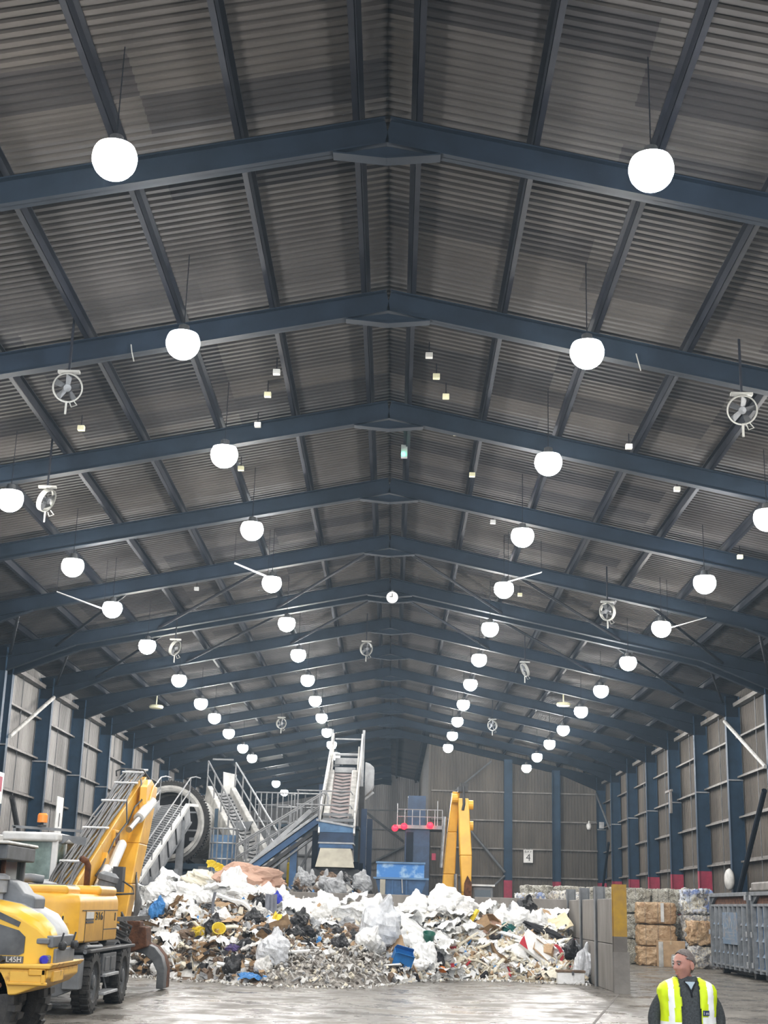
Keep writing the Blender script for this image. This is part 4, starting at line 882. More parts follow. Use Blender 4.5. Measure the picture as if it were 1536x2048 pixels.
# second machine: raised yellow boom behind the heap
X2 = thing('second_excavator', 'second yellow excavator, only its folded boom rising behind the heap on the right', 'excavator', (2.4, 48.5, 0))
b = MB()
b.hexa([(2.62, 48.0, 0.9), (2.98, 48.0, 0.9), (2.98, 48.5, 0.9), (2.62, 48.5, 0.9), (2.68, 47.6, 2.4), (2.98, 47.6, 2.4), (2.98, 48.3, 2.4), (2.68, 48.3, 2.4)])
b.hexa([(2.68, 47.6, 2.4), (2.98, 47.6, 2.4), (2.98, 48.3, 2.4), (2.68, 48.3, 2.4), (2.60, 47.6, 3.6), (3.0, 47.6, 3.6), (3.0, 48.3, 3.6), (2.60, 48.3, 3.6)])
b.hexa([(2.60, 47.6, 3.6), (3.0, 47.6, 3.6), (3.0, 48.3, 3.6), (2.60, 48.3, 3.6), (2.52, 47.8, 5.5), (2.88, 47.8, 5.5), (2.88, 48.3, 5.5), (2.52, 48.3, 5.5)])
b.build('stick', 'yellow', X2, bevel=.03)
b = MB()
b.hexa([(1.95, 48.6, .9), (2.35, 48.6, .9), (2.35, 49.2, .9), (1.95, 49.2, .9), (2.08, 48.5, 3.0), (2.48, 48.5, 3.0), (2.48, 49.1, 3.0), (2.08, 49.1, 3.0)])
b.hexa([(2.08, 48.5, 3.0), (2.48, 48.5, 3.0), (2.48, 49.1, 3.0), (2.08, 49.1, 3.0), (2.2, 48.4, 4.4), (2.52, 48.4, 4.4), (2.52, 49.0, 4.4), (2.2, 49.0, 4.4)])
b.hexa([(2.2, 48.4, 4.4), (2.52, 48.4, 4.4), (2.52, 49.0, 4.4), (2.2, 49.0, 4.4), (2.34, 48.2, 5.75), (2.6, 48.2, 5.75), (2.6, 48.7, 5.75), (2.34, 48.7, 5.75)])
b.build('boom', 'yellow', X2, bevel=.03)
b = MB()
for x, z, y in ((2.42, 5.5, 48.05), (2.95, 5.3, 48.05), (2.95, 4.6, 48.0)): b.lathe([(0, -.1), (.16, -.1), (.16, .1), (0, .1)], (x, y, z), (1, 0, 0), 14)
b.build('pivot', 'yellow', X2)
b = MB(); b.b2((2.52, 47.85, 5.72), (2.86, 48.2, 5.9)); b.b2((2.6, 47.85, 5.9), (2.88, 48.1, 6.02)); b.tube([(2.7, 47.8, 5.9), (2.72, 47.72, 5.3), (2.68, 47.75, 5.1)], .05, 6); b.build('hose_guard', 'dark_grey', X2)
b = MB(); b.prism([(2.7, 1.5), (2.98, 1.5), (3.0, 2.7), (2.85, 2.95), (2.75, 2.7)], (0, 47.52, 0), (1, 0, 0), (0, 0, 1), (0, .08, 0)); b.build('wear_plate', 'rust', X2)
for k, (p, q) in enumerate((((2.1, 48.3, 4.9), (2.0, 48.3, 3.2)), ((2.5, 48.25, 3.0), (2.5, 48.2, 1.6)))):
    b = MB(); b.tube([p, q], .07, 10); b.build('ram', 'steel', X2)
b = MB(); b.b2((2.0, 48.6, .9), (4.2, 51.2, 1.9)); b.build('body', 'yellow', X2, bevel=.06)
b = MB(); b.b2((3.05, 48.0, 1.5), (3.75, 49.4, 2.62)); b.build('cab', 'machine_grey', X2, bevel=.05)
b = MB(); b.b2((3.12, 47.98, 1.9), (3.66, 48.0, 2.5)); b.build('window', 'glass_dark', X2)
b = MB(); b.b2((3.0, 47.9, 2.62), (3.8, 49.5, 2.68)); b.build('cab_roof', 'white_paint', X2)
for x in (1.8, 3.9):
    b = MB(); b.b2((x - .3, 47.8, 0), (x + .3, 51.5, .85)); b.build('track', 'black_rubber', X2, bevel=.15)

# bay sign, cameras, wall signs
Sg = thing('bay_sign', 'white board with a large black 4 hanging on the end wall', 'sign', (9.03, GABLE - .2, 5.3))
b = MB(); b.b2((8.73, GABLE - .17, 4.85), (9.33, GABLE - .14, 5.66)); b.build('board', 'white_paint', Sg)
b = MB(); b.bar((8.85, GABLE - .15, 5.6), (8.85, GABLE - .08, 5.74), .03, .03); b.bar((9.2, GABLE - .15, 5.6), (9.2, GABLE - .08, 5.74), .03, .03); b.build('hook', 'galv', Sg)
letters('BAY', .2, (9.03, GABLE - .175, 5.53), (1, 0, 0), (0, 0, 1), 'black', Sg, depth=.005, sx=1.3)
letters('4', .62, (9.03, GABLE - .175, 5.16), (1, 0, 0), (0, 0, 1), 'black', Sg, depth=.005)
t = thing('wall_sign', 'tall white board with a black 1 on the left wall above the excavator cab', 'sign', (-13.4, 57.55, 5.2))
b = MB(); b.b2((-13.42, 57.0, 4.2), (-13.39, 58.1, 5.85)); b.build('board', 'white_paint', t)
letters('1', .8, (-13.375, 57.55, 4.9), (0, 1, 0), (0, 0, 1), 'black', t, depth=.005)
t = thing('warning_sign', 'red and white board at the left edge of the left wall', 'sign', (-13.35, 50, 5.8))
b = MB(); b.b2((-13.36, 47.0, 4.95), (-13.33, 48.7, 6.0), 0); b.b2((-13.335, 47.0, 5.35), (-13.32, 48.5, 5.85), 1); b.build('board', ['white_paint', 'red_paint'], t)
t = thing('security_camera', 'white security camera on the right end of the end wall', 'camera', (13.2, GABLE - .1, 7.3))
b = MB(); b.lathe([(0, -.22), (.12, -.2), (.17, 0), (.15, .14), (0, .2)], (12.85, GABLE - .9, 7.2), n=14); b.build('dome', 'white_paint', t, smooth=True)
b = MB(); b.tube([(12.85, GABLE - .9, 7.35), (12.85, GABLE - .9, 7.5), (13.4, GABLE - .3, 7.5)], .04, 6); b.build('bracket', 'white_paint', t)
o = MB(); o.b2((13.55, GABLE - .7, 7.1), (13.85, GABLE - .5, 7.5)); tag(o.build('junction_box', 'pale_grey'), 'pale grey square box on the corner column beside the security camera', 'box')
o = MB(); o.b2((13.4, 66.4, 6.5), (13.5, 66.6, 7.6)); o.b2((13.4, 66.2, 7.5), (13.5, 67.6, 7.6)); tag(o.build('pipe_bracket', 'girt_grey'), 'pale T-shaped bracket on a girt of the right wall', 'bracket')
# ------------------------------------------------------------------ concrete push walls
mat('concrete_panel', (0.26, 0.242, 0.222), 0.8, scale=1.6, col2=(0.15, 0.138, 0.125), thr=(0.3, 0.68), stretch=(1, 1, 0.35), bump=.12, bscale=8)
posts = [35.2, 38.4, 41.4, 44.5]
pn = ['nearest the aisle', 'second from the yellow post', 'at the back corner']
for i in range(3):
    for j, (z0, z1) in enumerate(((0, 1.12), (1.13, 2.22))):
        b = MB(); b.b2((5.84, posts[i] + .12, z0), (6.0, posts[i + 1] - .12, z1))
        o = b.build('concrete_panel', 'concrete_panel', bevel=.02); tag(o, f'stained {"upper" if j else "lower"} concrete panel of the side push wall, {pn[i]}', 'wall panel', 'concrete panels of the side push wall'); o['kind'] = 'structure'
for i, y in enumerate(posts[1:]):
    b = MB(); b.b2((5.78, y - .13, 0), (5.80, y + .13, 2.55)); b.b2((6.04, y - .13, 0), (6.06, y + .13, 2.55)); b.b2((5.8, y - .01, 0), (6.04, y + .01, 2.55))
    o = b.build('wall_post', 'machine_grey'); tag(o, f'grey steel H post standing proud of the concrete side wall, {ORD[i + 1]} from the aisle', 'post', 'H posts of the side push wall'); o['kind'] = 'structure'
t = thing('wall_post', 'steel H post with mustard painted upper half at the aisle end of the concrete wall', 'post', (5.93, 35.2, 0), 0, None, 'structure')
for z0, z1, mt, n in ((0, .95, 'concrete', 'bare_foot'), (.95, 1.32, 'concrete_dark', 'dirty_band'), (1.32, 2.55, 'mustard', 'painted_top')):
    b = MB(); b.b2((5.78, 35.05, z0), (6.10, 35.08, z1)); b.b2((5.78, 35.32, z0), (6.10, 35.35, z1)); b.b2((5.92, 35.08, z0), (5.95, 35.32, z1)); b.build(n, mt, t)
b = MB(); b.b2((5.76, 35.0, 0), (6.14, 35.05, .96)); b.build('foot_plate', 'concrete', t)
xs = [5.9, 2.9, -.1, -3.1, -6.1]
for i in range(4):
    b = MB(); b.b2((xs[i + 1] + .02, 44.4, 0), (xs[i] - .1, 44.6, 2.24)); o = b.build('concrete_panel', 'concrete_panel', bevel=.02)
    tag(o, f'long concrete panel of the rear push wall behind the heap, {ORD[i]} from the corner', 'wall panel', 'concrete panels of the rear push wall'); o['kind'] = 'structure'

# ------------------------------------------------------------------ bales
def speckle(name, cols, scale, rough=.6, bump=.5):
    m = bpy.data.materials.new(name); m.use_nodes = True; nt = m.node_tree; L = nt.links.new; b = nt.nodes['Principled BSDF']; b.inputs['Roughness'].default_value = rough
    tc = nt.nodes.new('ShaderNodeTexCoord'); oi = nt.nodes.new('ShaderNodeObjectInfo'); ad = nt.nodes.new('ShaderNodeVectorMath'); ad.operation = 'MULTIPLY_ADD'
    ad.inputs[1].default_value = (1, 1, 1); L(tc.outputs['Object'], ad.inputs[0]); mul = nt.nodes.new('ShaderNodeMath'); mul.operation = 'MULTIPLY'; mul.inputs[1].default_value = 37; L(oi.outputs['Random'], mul.inputs[0]); L(mul.outputs[0], ad.inputs[2])
    wp = nt.nodes.new('ShaderNodeTexNoise'); wp.inputs['Scale'].default_value = scale * .8; wp.inputs['Detail'].default_value = 4; L(ad.outputs[0], wp.inputs['Vector'])
    mx = nt.nodes.new('ShaderNodeMixRGB'); mx.inputs[0].default_value = .5; L(ad.outputs[0], mx.inputs[1]); L(wp.outputs['Color'], mx.inputs[2])
    vo = nt.nodes.new('ShaderNodeTexVoronoi'); vo.inputs['Scale'].default_value = scale; L(mx.outputs[0], vo.inputs['Vector'])
    sp = nt.nodes.new('ShaderNodeSeparateColor'); L(vo.outputs['Color'], sp.inputs[0])
    r = nt.nodes.new('ShaderNodeValToRGB'); el = r.color_ramp.elements
    el[0].color = (*cols[0], 1); el[1].position = 1 / len(cols); el[1].color = (*cols[1], 1)
    for i, c in enumerate(cols[2:]): e = el.new((i + 2) / len(cols)); e.color = (*c, 1)
    L(sp.outputs[0], r.inputs[0]); L(r.outputs[0], b.inputs['Base Color'])
    bp = nt.nodes.new('ShaderNodeBump'); bp.inputs['Strength'].default_value = bump; bp.inputs['Distance'].default_value = .06; L(vo.outputs['Distance'], bp.inputs['Height']); L(bp.outputs[0], b.inputs['Normal'])
    MATS[name] = m
speckle('film_bale', [(.50, .48, .41), (.32, .30, .25), (.66, .65, .58), (.40, .37, .29), (.15, .14, .11), (.56, .54, .46)], 11, .5, .9)
speckle('card_bale', [(.48, .33, .19), (.40, .26, .14), (.55, .40, .25), (.34, .21, .11)], 7)
speckle('mixed_bale', [(.62, .62, .58), (.70, .70, .68), (.12, .2, .45), (.55, .50, .38), (.08, .08, .09), (.62, .60, .52), (.40, .44, .50)], 8)
speckle('paper_bale', [(.60, .58, .52), (.68, .66, .6), (.48, .40, .28), (.5, .52, .55), (.25, .24, .24)], 11)
def bale_mesh(wd, dp, ht, mt, name, seed, rough=.07):
    """compressed bale: rounded block with crushed lumpy faces; straps are parts"""
    b = MB(); n = 20
    def fn(ax, sg):
        def f(u, v):
            p = [0, 0, 0]; p[ax] = sg; p[(ax + 1) % 3] = 2 * u - 1; p[(ax + 2) % 3] = 2 * v - 1
            q = Vector(p); k = (abs(q.x) ** 10 + abs(q.y) ** 10 + abs(q.z) ** 10) ** (1 / 10); q /= k
            d = 1.5 * rough * (nz(q.x * 2.3 + seed, q.y * 2.3, q.z * 2.3) + .8 * nz(q.x * 6 + seed, q.y * 6, q.z * 6) + .4 * nz(q.x * 13, q.y * 13 + seed, q.z * 13))
            q = q * (1 + d + rough * .5 * abs(nz(q.x * 9 + seed, q.y * 9, q.z * 2.2))); return Vector((q.x * wd / 2, q.y * dp / 2, q.z * ht / 2 + ht / 2))
        return f
    for ax in range(3):
        for sg in (-1, 1): b.grid(n, n, fn(ax, sg))
    return b
def bale(name, wd, dp, ht, mt, seed, loc, rz, label, group, rough=.07, straps=3):
    t = thing(name, label, 'bale', loc, rz, group)
    bale_mesh(wd, dp, ht, mt, name, seed, rough).build('block', mt, t, smooth=True, world=False)
    for k in range(straps):
        x = wd * (-.5 + (k + .5) / straps); b = MB(); e = .515
        b.tube([(x, -dp * e, .02), (x, -dp * e, ht * .99), (x, dp * e, ht * .99), (x, dp * e, .02), (x, -dp * e, .02)], .006, 5); b.build('strap', 'mid_grey', t, world=False)
    return t
protoA = {}
gx = 1.3
lay = ['bottom', 'middle', 'top']
wn_ = ['fifth', 'fourth', 'third', 'second', 'first']
for ci, x in enumerate([6.1 + i * 1.27 for i in range(5)]):
    for l in range(3):
        key = (ci + l) % 3; lab = f'grey plastic film bale, {lay[l]} layer, {wn_[ci]} stack leftwards from the mixed bales'
        loc = (x, 56.6 + .08 * nz(ci * 3, l, 1), .955 * l)
        if key not in protoA: protoA[key] = o = bale('film_bale', 1.2, 1.1, .92, 'film_bale', 5 + key * 9, loc, 0, lab, 'plastic film bales along the back')
        else: o = copy_tree(protoA[key]); o.location = loc; o.rotation_euler = (0, 0, PI * ((ci + l) % 2)); o['label'] = lab
bale('cardboard_bale', 1.4, 1.0, .76, 'card_bale', 3, (10.5, 55.2, .73), 0, 'brown cardboard bale, middle of the cardboard stack in front of the film bales', 'cardboard bales', .05)
bale('cardboard_bale', 1.46, 1.02, .78, 'card_bale', 8, (10.5, 55.2, 1.53), 0, 'brown cardboard bale with a white strap, top of the cardboard stack', 'cardboard bales', .05)
bale('cardboard_bale', 1.3, 1.0, .70, 'card_bale', 14, (10.45, 55.2, 0), 0, 'ragged cardboard bale at the bottom of the cardboard stack', 'cardboard bales', .09)
b = MB(); b.b2((10.6, 54.6, 1.6), (10.72, 54.64, 2.3)); o = b.build('paper_strip', 'white_paint'); tag(o, 'white paper strip hanging on the front of the top cardboard bale', 'strip')
bx = thing('cardboard_box', 'large brown cardboard box with white torn side standing before the cardboard bales', 'box', (10.9, 54.1, 0))
mat('card', (.50, .34, .2), .75, var=.12, scale=4); mat('card_dark', (.36, .23, .12), .8, var=.15, scale=4); mat('card_pale', (.60, .47, .31), .75, var=.1, scale=4)
b = MB(); b.b2((10.38, 53.9, 0), (11.35, 54.5, .93)); b.build('box_body', 'card', bx, bevel=.015)
b = MB(); b.b2((10.35, 53.88, .0), (10.52, 53.9, .9)); b.build('torn_side', 'off_white', bx)
b = MB(); b.b2((10.78, 53.88, .80), (10.84, 53.9, .93)); b.build('tape', 'card_pale', bx)
sb = MB(); sb.grid(12, 10, lambda u, v: Vector((10.75 + .55 * u, 53.5 + .15 * math.sin(PI * u), .02 + .44 * v + .05 * nz(u * 4, v * 4)))); sb.b2((10.78, 53.5, .02), (11.25, 53.8, .42)); tag(sb.build('paper_sack', 'white_paint', bevel=.06), 'white printed sack on the floor before the large cardboard box', 'sack')
for l in range(3):
    bale('mixed_bale', 1.1, 1.05, .93, 'mixed_bale' if l != 1 else 'paper_bale', 31 + l * 7, (12.05, 55.0, .955 * l), 0, f'white and blue mixed plastics bale in the {lay[l]} layer beside the blue container', 'mixed plastics bales', .10)
bale('paper_bale', 1.0, .9, .75, 'paper_bale', 52, (11.95, 53.6, 0), .1, 'loose pale paper bale on the floor before the mixed plastics bales', None, .12)
bale('paper_bale', 1.0, .9, .8, 'card_bale', 57, (11.95, 53.65, .84), .1, 'torn brown bale leaning beside the blue container on the paper bale', None, .12)
# bales behind the end of the rear wall
for i, (x, z, mt, n) in enumerate(((4.85, 1.75, 'mixed_bale', 'pale mixed bale showing above the rear wall, left one'), (6.0, 1.8, 'paper_bale', 'pale yellow topped bale showing above the rear wall, right one'))):
    for zz in (0, .93):
        l_ = n if zz else n.replace('showing above', 'hidden under the one above')
        bale('mixed_bale', .95, .9, .9 if zz == 0 else 1.45 + .1 * i, mt, 61 + i + int(zz), (x, 46.6, zz), 0, l_, 'bales behind the rear wall', .09, 2)

# ------------------------------------------------------------------ roll-on containers along the right wall
def container(y0, y1, xf, label, plate, mt, flange):
    t = thing('waste_container', label, 'container', (xf + 1.1, (y0 + y1) / 2, 0))
    xb = min(xf + 2.0, 13.4)
    b = MB()
    b.b2((xf + .12, y0 + .05, .32), (xf + .15, y1 - .05, 2.24)); b.b2((xb - .04, y0, .32), (xb, y1, 2.5)); b.b2((xf + .1, y0, .32), (xb, y0 + .04, 2.5)); b.b2((xf + .1, y1 - .04, .32), (xb, y1, 2.5)); b.b2((xf + .1, y0, .32), (xb, y1, .4))
    b.build('body', mt, t)
    n = 9
    for i in range(n):
        y = y0 + .12 + (y1 - y0 - .24) * i / (n - 1); b = MB()
        b.hexa([(xf, y - .05, .22), (xf + .14, y - .1, .22), (xf + .14, y + .1, .22), (xf, y + .05, .22), (xf, y - .05, 2.2), (xf + .14, y - .1, 2.2), (xf + .14, y + .1, 2.2), (xf, y + .05, 2.2)]); b.build('rib', 'container_grey', t)
    b = MB(); b.b2((xf + .02, y0, 2.18), (xf + .16, y1, 2.26)); b.b2((xf + .02, y0, .30), (xf + .16, y1, .36)); b.b2((xf, y0 - .02, .25), (xf + .16, y0 + .1, 2.55)); b.b2((xf, y1 - .1, .25), (xf + .16, y1 + .02, 2.55)); b.b2((xf - .02, y0 - .03, 2.5), (xf + .2, y1 + .03, 2.62)); b.build('side_frame', 'container_grey', t, bevel=.01)
    b = MB(); b.b2((xf + .14, y0 + .1, 2.26), (xf + .16, y1 - .1, 2.5)); b.build('rusty_inset', 'rust', t)
    b = MB()
    for sy in (-1, 1):
        ye = y0 if sy < 0 else y1
        b.prism([(0, 0), (0, .24), (.55, .24)], (xf + .05, ye - sy * .1, 2.26) , (0, -sy, 0), (0, 0, 1), (.1, 0, 0))
    b.build('corner_gusset', 'container_grey', t)
    for zz in (.8, 1.25, 1.7):
        b = MB()
        for i in range(n - 1):
            ya = y0 + .12 + (y1 - y0 - .24) * i / (n - 1) + .12; yb = y0 + .12 + (y1 - y0 - .24) * (i + 1) / (n - 1) - .12
            b.hexa([(xf + .05, ya, zz - .1), (xf + .13, ya, zz - .1), (xf + .13, yb, zz - .1), (xf + .05, yb, zz - .1), (xf + .11, ya, zz), (xf + .13, ya, zz), (xf + .13, yb, zz), (xf + .11, yb, zz)])
        b.build('step_row', 'container_blue', t)
    b = MB()
    for y in (y0 + .1, y1 - .1):
        for zz in (.45, 1.35, 2.45): b.tube([(xf - .03, y, zz - .08), (xf - .03, y, zz + .08)], .05, 8)
    b.build('hinge', 'galv', t)
    if plate:
        yc = (y0 + y1) / 2 - .3; b = MB(); b.b2((xf - .02, yc - 1.0, 1.0), (xf + .01, yc + 1.0, 2.0)); pp = b.build('name_plate', 'container_blue', t)
        mat('faded_paint', (.27, .30, .33), .7, var=.2, scale=6)
        letters('LSWL', .5, (xf - .024, yc, 1.62), (0, -1, 0), (0, 0, 1), 'faded_paint', pp, depth=.003, sx=1.5)
        letters('W', .3, (xf - .024, yc + .3, 1.9), (0, -1, 0), (0, 0, 1), 'faded_paint', pp, depth=.003, sx=1.5)
        b = MB()
        for zz, a, c in ((1.36, -.8, .8), (1.26, -.7, .1), (1.15, -.6, .7)): b.b2((xf - .024, yc + a, zz), (xf - .019, yc + c, zz + .025))
        b.build('text_line', 'faded_paint', pp)
    for y in (y0 + .5, y1 - .5):
        b = MB(); b.lathe([(0, -.12), (.13, -.12), (.13, .12), (0, .12)], (xf + .4, y, .14), (1, 0, 0), 14); b.build('roller', 'dark_grey', t)
    b = MB(); b.b2((xf + .55, y0 + .1, .05), (xf + .7, y1 - .1, .32)); b.b2((xf + 1.4, y0 + .1, .05), (xf + 1.55, y1 - .1, .32)); b.build('skid', 'dark_grey', t)
    return t
container(44.6, 49.9, 11.42, 'ribbed blue grey waste container with a faded name plate along the right wall', True, 'container_blue', True)
container(38.6, 44.3, 11.45, 'nearer ribbed blue waste container cut off at the right edge of the picture', False, 'blue_paint', True)
b = MB(); b.b2((11.4, 39.5, 2.62), (11.9, 44.0, 2.9)); b.b2((11.42, 43.6, 2.62), (11.8, 44.3, 2.75)); tag(b.build('tarpaulin_roll', 'girt_grey', bevel=.06), 'rolled grey cover lying on top of the nearer blue container', 'cover')
rb = MB()
for i in range(14):
    x, y, z = 11.9 + .5 * random.random(), 50.6 + 2.6 * random.random(), 0
mat('bin_white', (.6, .6, .58), .5, var=.1)
fanm = MB(); fanm.lathe([(0, -.1), (.36, -.08), (.42, 0), (.36, .08), (0, .1)], (13.36, 55.0, 3.25), (1, .12, 0), 20); tag(fanm.build('wall_fan', 'off_white', smooth=True), 'pale round wall fan on the right wall column above the bales', 'fan')

# ------------------------------------------------------------------ fans, beam clamps, sensors under the roof
mat('fan_white', (.22, .22, .20), .5, var=.1)
def fan(loc, face, label, hang):
    t = thing('circulation_fan', label, 'fan', loc, 0, 'circulation fans under the roof'); L0 = Vector(loc); ax = Vector(face).normalized()
    e = ax.orthogonal().normalized(); g = ax.cross(e)
    b = MB(); b.lathe([(.25, -.05), (.275, -.06), (.275, .06), (.25, .05), (.25, -.05)], L0, ax, 36); b.build('shroud', 'fan_white', t)
    b = MB(); b.lathe([(0, -.12), (.065, -.1), (.07, .08), (0, .1)], L0, ax, 16); b.build('motor', 'mid_grey', t)
    for k in range(5):
        a = 2 * PI * k / 5; d = e * math.cos(a) + g * math.sin(a); s_ = ax.cross(d); b = MB()
        b.hexa([L0 + d * .06 - s_ * .03 - ax * .02, L0 + d * .24 - s_ * .06 - ax * .04, L0 + d * .24 + s_ * .05 + ax * .03, L0 + d * .06 + s_ * .04 + ax * .02, L0 + d * .06 - s_ * .04 - ax * .01, L0 + d * .24 - s_ * .06 - ax * .03, L0 + d * .24 + s_ * .05 + ax * .04, L0 + d * .06 + s_ * .04 + ax * .03]); b.build('blade', 'dark_grey' if k % 3 else 'mid_grey', t)
    b = MB(); b.bar(L0 + Vector((0, 0, .27)), L0 + Vector((0, 0, hang)), .04, .04); b.build('drop_rod', 'purlin_grey', t); b = MB(); b.b2((L0.x - .2, L0.y - .05, L0.z + .28), (L0.x + .2, L0.y + .05, L0.z + .33)); b.build('bracket', 'fan_white', t); b = MB(); b.tube([L0 + Vector((0, 0, -.27)), L0 + Vector((.0, 0, -.52))], 0.022, 6); b.build('pull_handle', 'fan_white', t); b = MB(); b.tube([L0 + Vector((.12, 0, -.24)), L0 + Vector((.2, 0, -.34)), L0 + Vector((.1, 0, -.38)), L0 + Vector((.06, 0, -.28))], .012, 5); b.build('cable', 'fan_white', t)
fans = [((-5.85, 23.63, 10.88), (.2, -1, -.5), 'white ringed fan hanging left of the second pair of inner lamps, facing the aisle'), ((6.52, 23.62, 10.75), (-.2, -1, -.5), 'white ringed fan hanging right of the second pair of inner lamps, facing the aisle'),
        ((-7.65, 29.6, 10.45), (1, -.2, -.5), 'white fan seen side-on beside the first outer left lamp'), ((6.7, 41.14, 10.7), (-.8, -.7, -.2), 'white fan seen obliquely near the third outer right lamp'),
        ((-5.64, 71.7, 10.9), (.5, -.8, -.2), 'far white fan between the inner and outer left lamps'), ((5.29, 71.0, 11.0), (-.6, -.7, -.2), 'far white fan between the inner and outer right lamps'),
        ((-7.58, 48.2, 10.5), (.8, -.3, -.4), 'dim fan below the double rafter on the left'), ((5.36, 53.8, 11.0), (-.9, -.2, -.4), 'dim fan behind the double rafter on the right'), ((-.94, 54.8, 11.85), (.6, -.8, -.2), 'dim fan next to the ridge behind the double rafter')]
for loc, fc, lb in fans: fan(loc, fc, lb, rtop(loc[0]) + .26 - loc[2])
mat('sensor_cream', (.70, .68, .45), .5, var=.1); mat('sensor_white', (.66, .66, .62), .5, var=.1)
sens = [(-2.28, 26.24), (-2.56, 27.4), (-2.93, 29.11), (-6.5, 27.53), (-3.6, 31.93), (-4.46, 35.73), (-6.18, 43.09), (.83, 25.9), (1.01, 26.94), (1.25, 27.97), (1.58, 30.15), (2.1, 32.97), (2.89, 36.71), (4.33, 44.45), (5.3, 28.6), (6.76, 30.69), (9.22, 34.88), (5.98, 29.84)]
lx = sorted([s for s in sens if s[0] < 0], key=lambda a: a[1]); rx = sorted([s for s in sens if s[0] > 0], key=lambda a: a[1])
for side, lst in (('left', lx), ('right', rx)):
    for i, (x, y) in enumerate(lst):
        x, y = .3525 + (x - .3525) * 1.035, y * 1.035; z = rtop(x) + .24; t = thing('ceiling_sensor', f'small pale boxed sensor under the {side} roof slope, {ORD[i]} counting away from the camera', 'sensor', (x, y, z - .3), 0, f'boxed sensors under the {side} roof slope')
        b = MB(); b.b2((x - .075, y - .06, z - .36), (x + .075, y + .06, z - .25)); b.build('box', 'sensor_cream' if (i % 3) else 'sensor_white', t, bevel=.01)
        b = MB(); b.tube([(x, y, z - .26), (x, y, z + .03)], .012, 5); b.build('drop_rod', 'purlin_grey', t)
for x, y, n in ((-10.88, 64.1, 'left'), (8.08, 63.8, 'right')):
    z = rtop(x) - .45; b = MB(); b.lathe([(0, -.1), (.3, -.08), (.34, 0), (.3, .06), (0, .1)], (x, y, z), n=20); b.tube([(x, y, z), (x, y, z + .66)], .03, 6); tag(b.build('ceiling_disc', 'sensor_cream', smooth=False), f'pale yellow round disc hanging under the {n} roof slope', 'disc')
t = thing('ceiling_clock', 'small white clock under the ridge on the double rafter', 'clock', (.09, 48.0, 12.62))
b = MB(); b.lathe([(0, -.07), (.2, -.07), (.21, 0), (.2, .07), (0, .07)], (.09, 48.02, 12.5), (0, -1, -.15), 24); b.build('face', 'white_paint', t)
b = MB(); b.b2((.08, 47.92, 12.5), (.10, 47.94, 12.63)); b.b2((.0, 47.92, 12.49), (.1, 47.94, 12.51)); b.build('hand', 'black', t)
b = MB(); b.b2((.05, 48.0, 12.6), (.13, 48.24, 12.75)); b.build('bracket', 'mid_grey', t)
emit('green_glow', (.05, .9, .45), 5)
t = thing('green_light_box', 'small box with a green light on the ridge purlin', 'light', (.38, 33.3, 13.0))
b = MB(); b.b2((.30, 33.2, 12.88), (.46, 33.36, 13.2)); b.build('box', 'pale_grey', t)
b = MB(); b.lathe([(0, 0), (.06, 0), (.05, .05), (0, .06)], (.36, 33.2, 12.95), (0, -1, -.3), 10); b.build('lens', 'green_glow', t)
# thin cables hanging off rafters
for i, (x, y, z, n) in enumerate(((-4.85, 24.1, 11.6, 'left'), (4.7, 24.1, 11.65, 'right'))):
    b = MB(); b.tube([(x, y, z + .36), (x + .03, y - .02, z + .2), (x + .08, y, z + .02)], .012, 5); tag(b.build('loose_cable', 'fan_white'), f'loose white cable end on the second rafter, {n} side', 'cable')
# fluorescent battens lit by the lamps near the double rafter
for i, (p, q, n) in enumerate((((-4.6, 39.8, 11.6), (-3.6, 40.0, 11.25), 'inner left'), ((3.55, 39.6, 11.2), (4.55, 39.8, 11.55), 'inner right'), ((-9.9, 40.1, 10.65), (-8.5, 40.3, 10.2), 'outer left'), ((8.5, 41.0, 10.2), (9.7, 41.2, 10.6), 'outer right'))):
    t = thing('light_batten', f'bright white strip beside the {n} lamp before the double rafter', 'strip', p)
    b = MB(); b.bar(p, q, .14, .02); b.build('strip', 'white_paint', t)
    for e in (p, q): b = MB(); b.tube([e, (e[0], e[1], rtop(e[0]) + .22)], .007, 5); b.build('drop_rod', 'purlin_grey', t)
# ------------------------------------------------------------------ the man in the high-visibility vest
mat('skin', (.52, .25, .19), .5, var=.08, scale=14, spec=.3); mat('hair', (.20, .17, .155), .8, var=.25, scale=60)
mat('jumper', (.085, .092, .095), .95, var=.2, scale=70, bump=.2, spec=.1); mat('jumper_dark', (.03, .033, .04), .95, var=.1, spec=.1)
mat('vest_yellow', (.72, .90, .01), .6, var=.08, scale=6); mat('vest_silver', (.90, .90, .86), .35, var=.05, scale=10); mat('vest_edge', (.5, .62, .02), .7, var=0)
mat('shirt', (.50, .60, .66), .8, var=.05); mat('trousers', (.035, .04, .055), .9, var=.15, scale=20); mat('badge_navy', (.02, .035, .10), .6, var=0); mat('lip', (.40, .15, .13), .5, var=0); mat('eye_white', (.26, .22, .20), .3, var=0); mat('eye_dark', (.03, .025, .02), .3, var=0)
PXc, PYc = 2.74, 11.7
Pn = thing('person', 'man in grey jumper and open yellow vest with white bands, head turned aside', 'person', (PXc, PYc, 0))
def P3(x, y, z): return Vector((PXc + x, PYc + y, z))
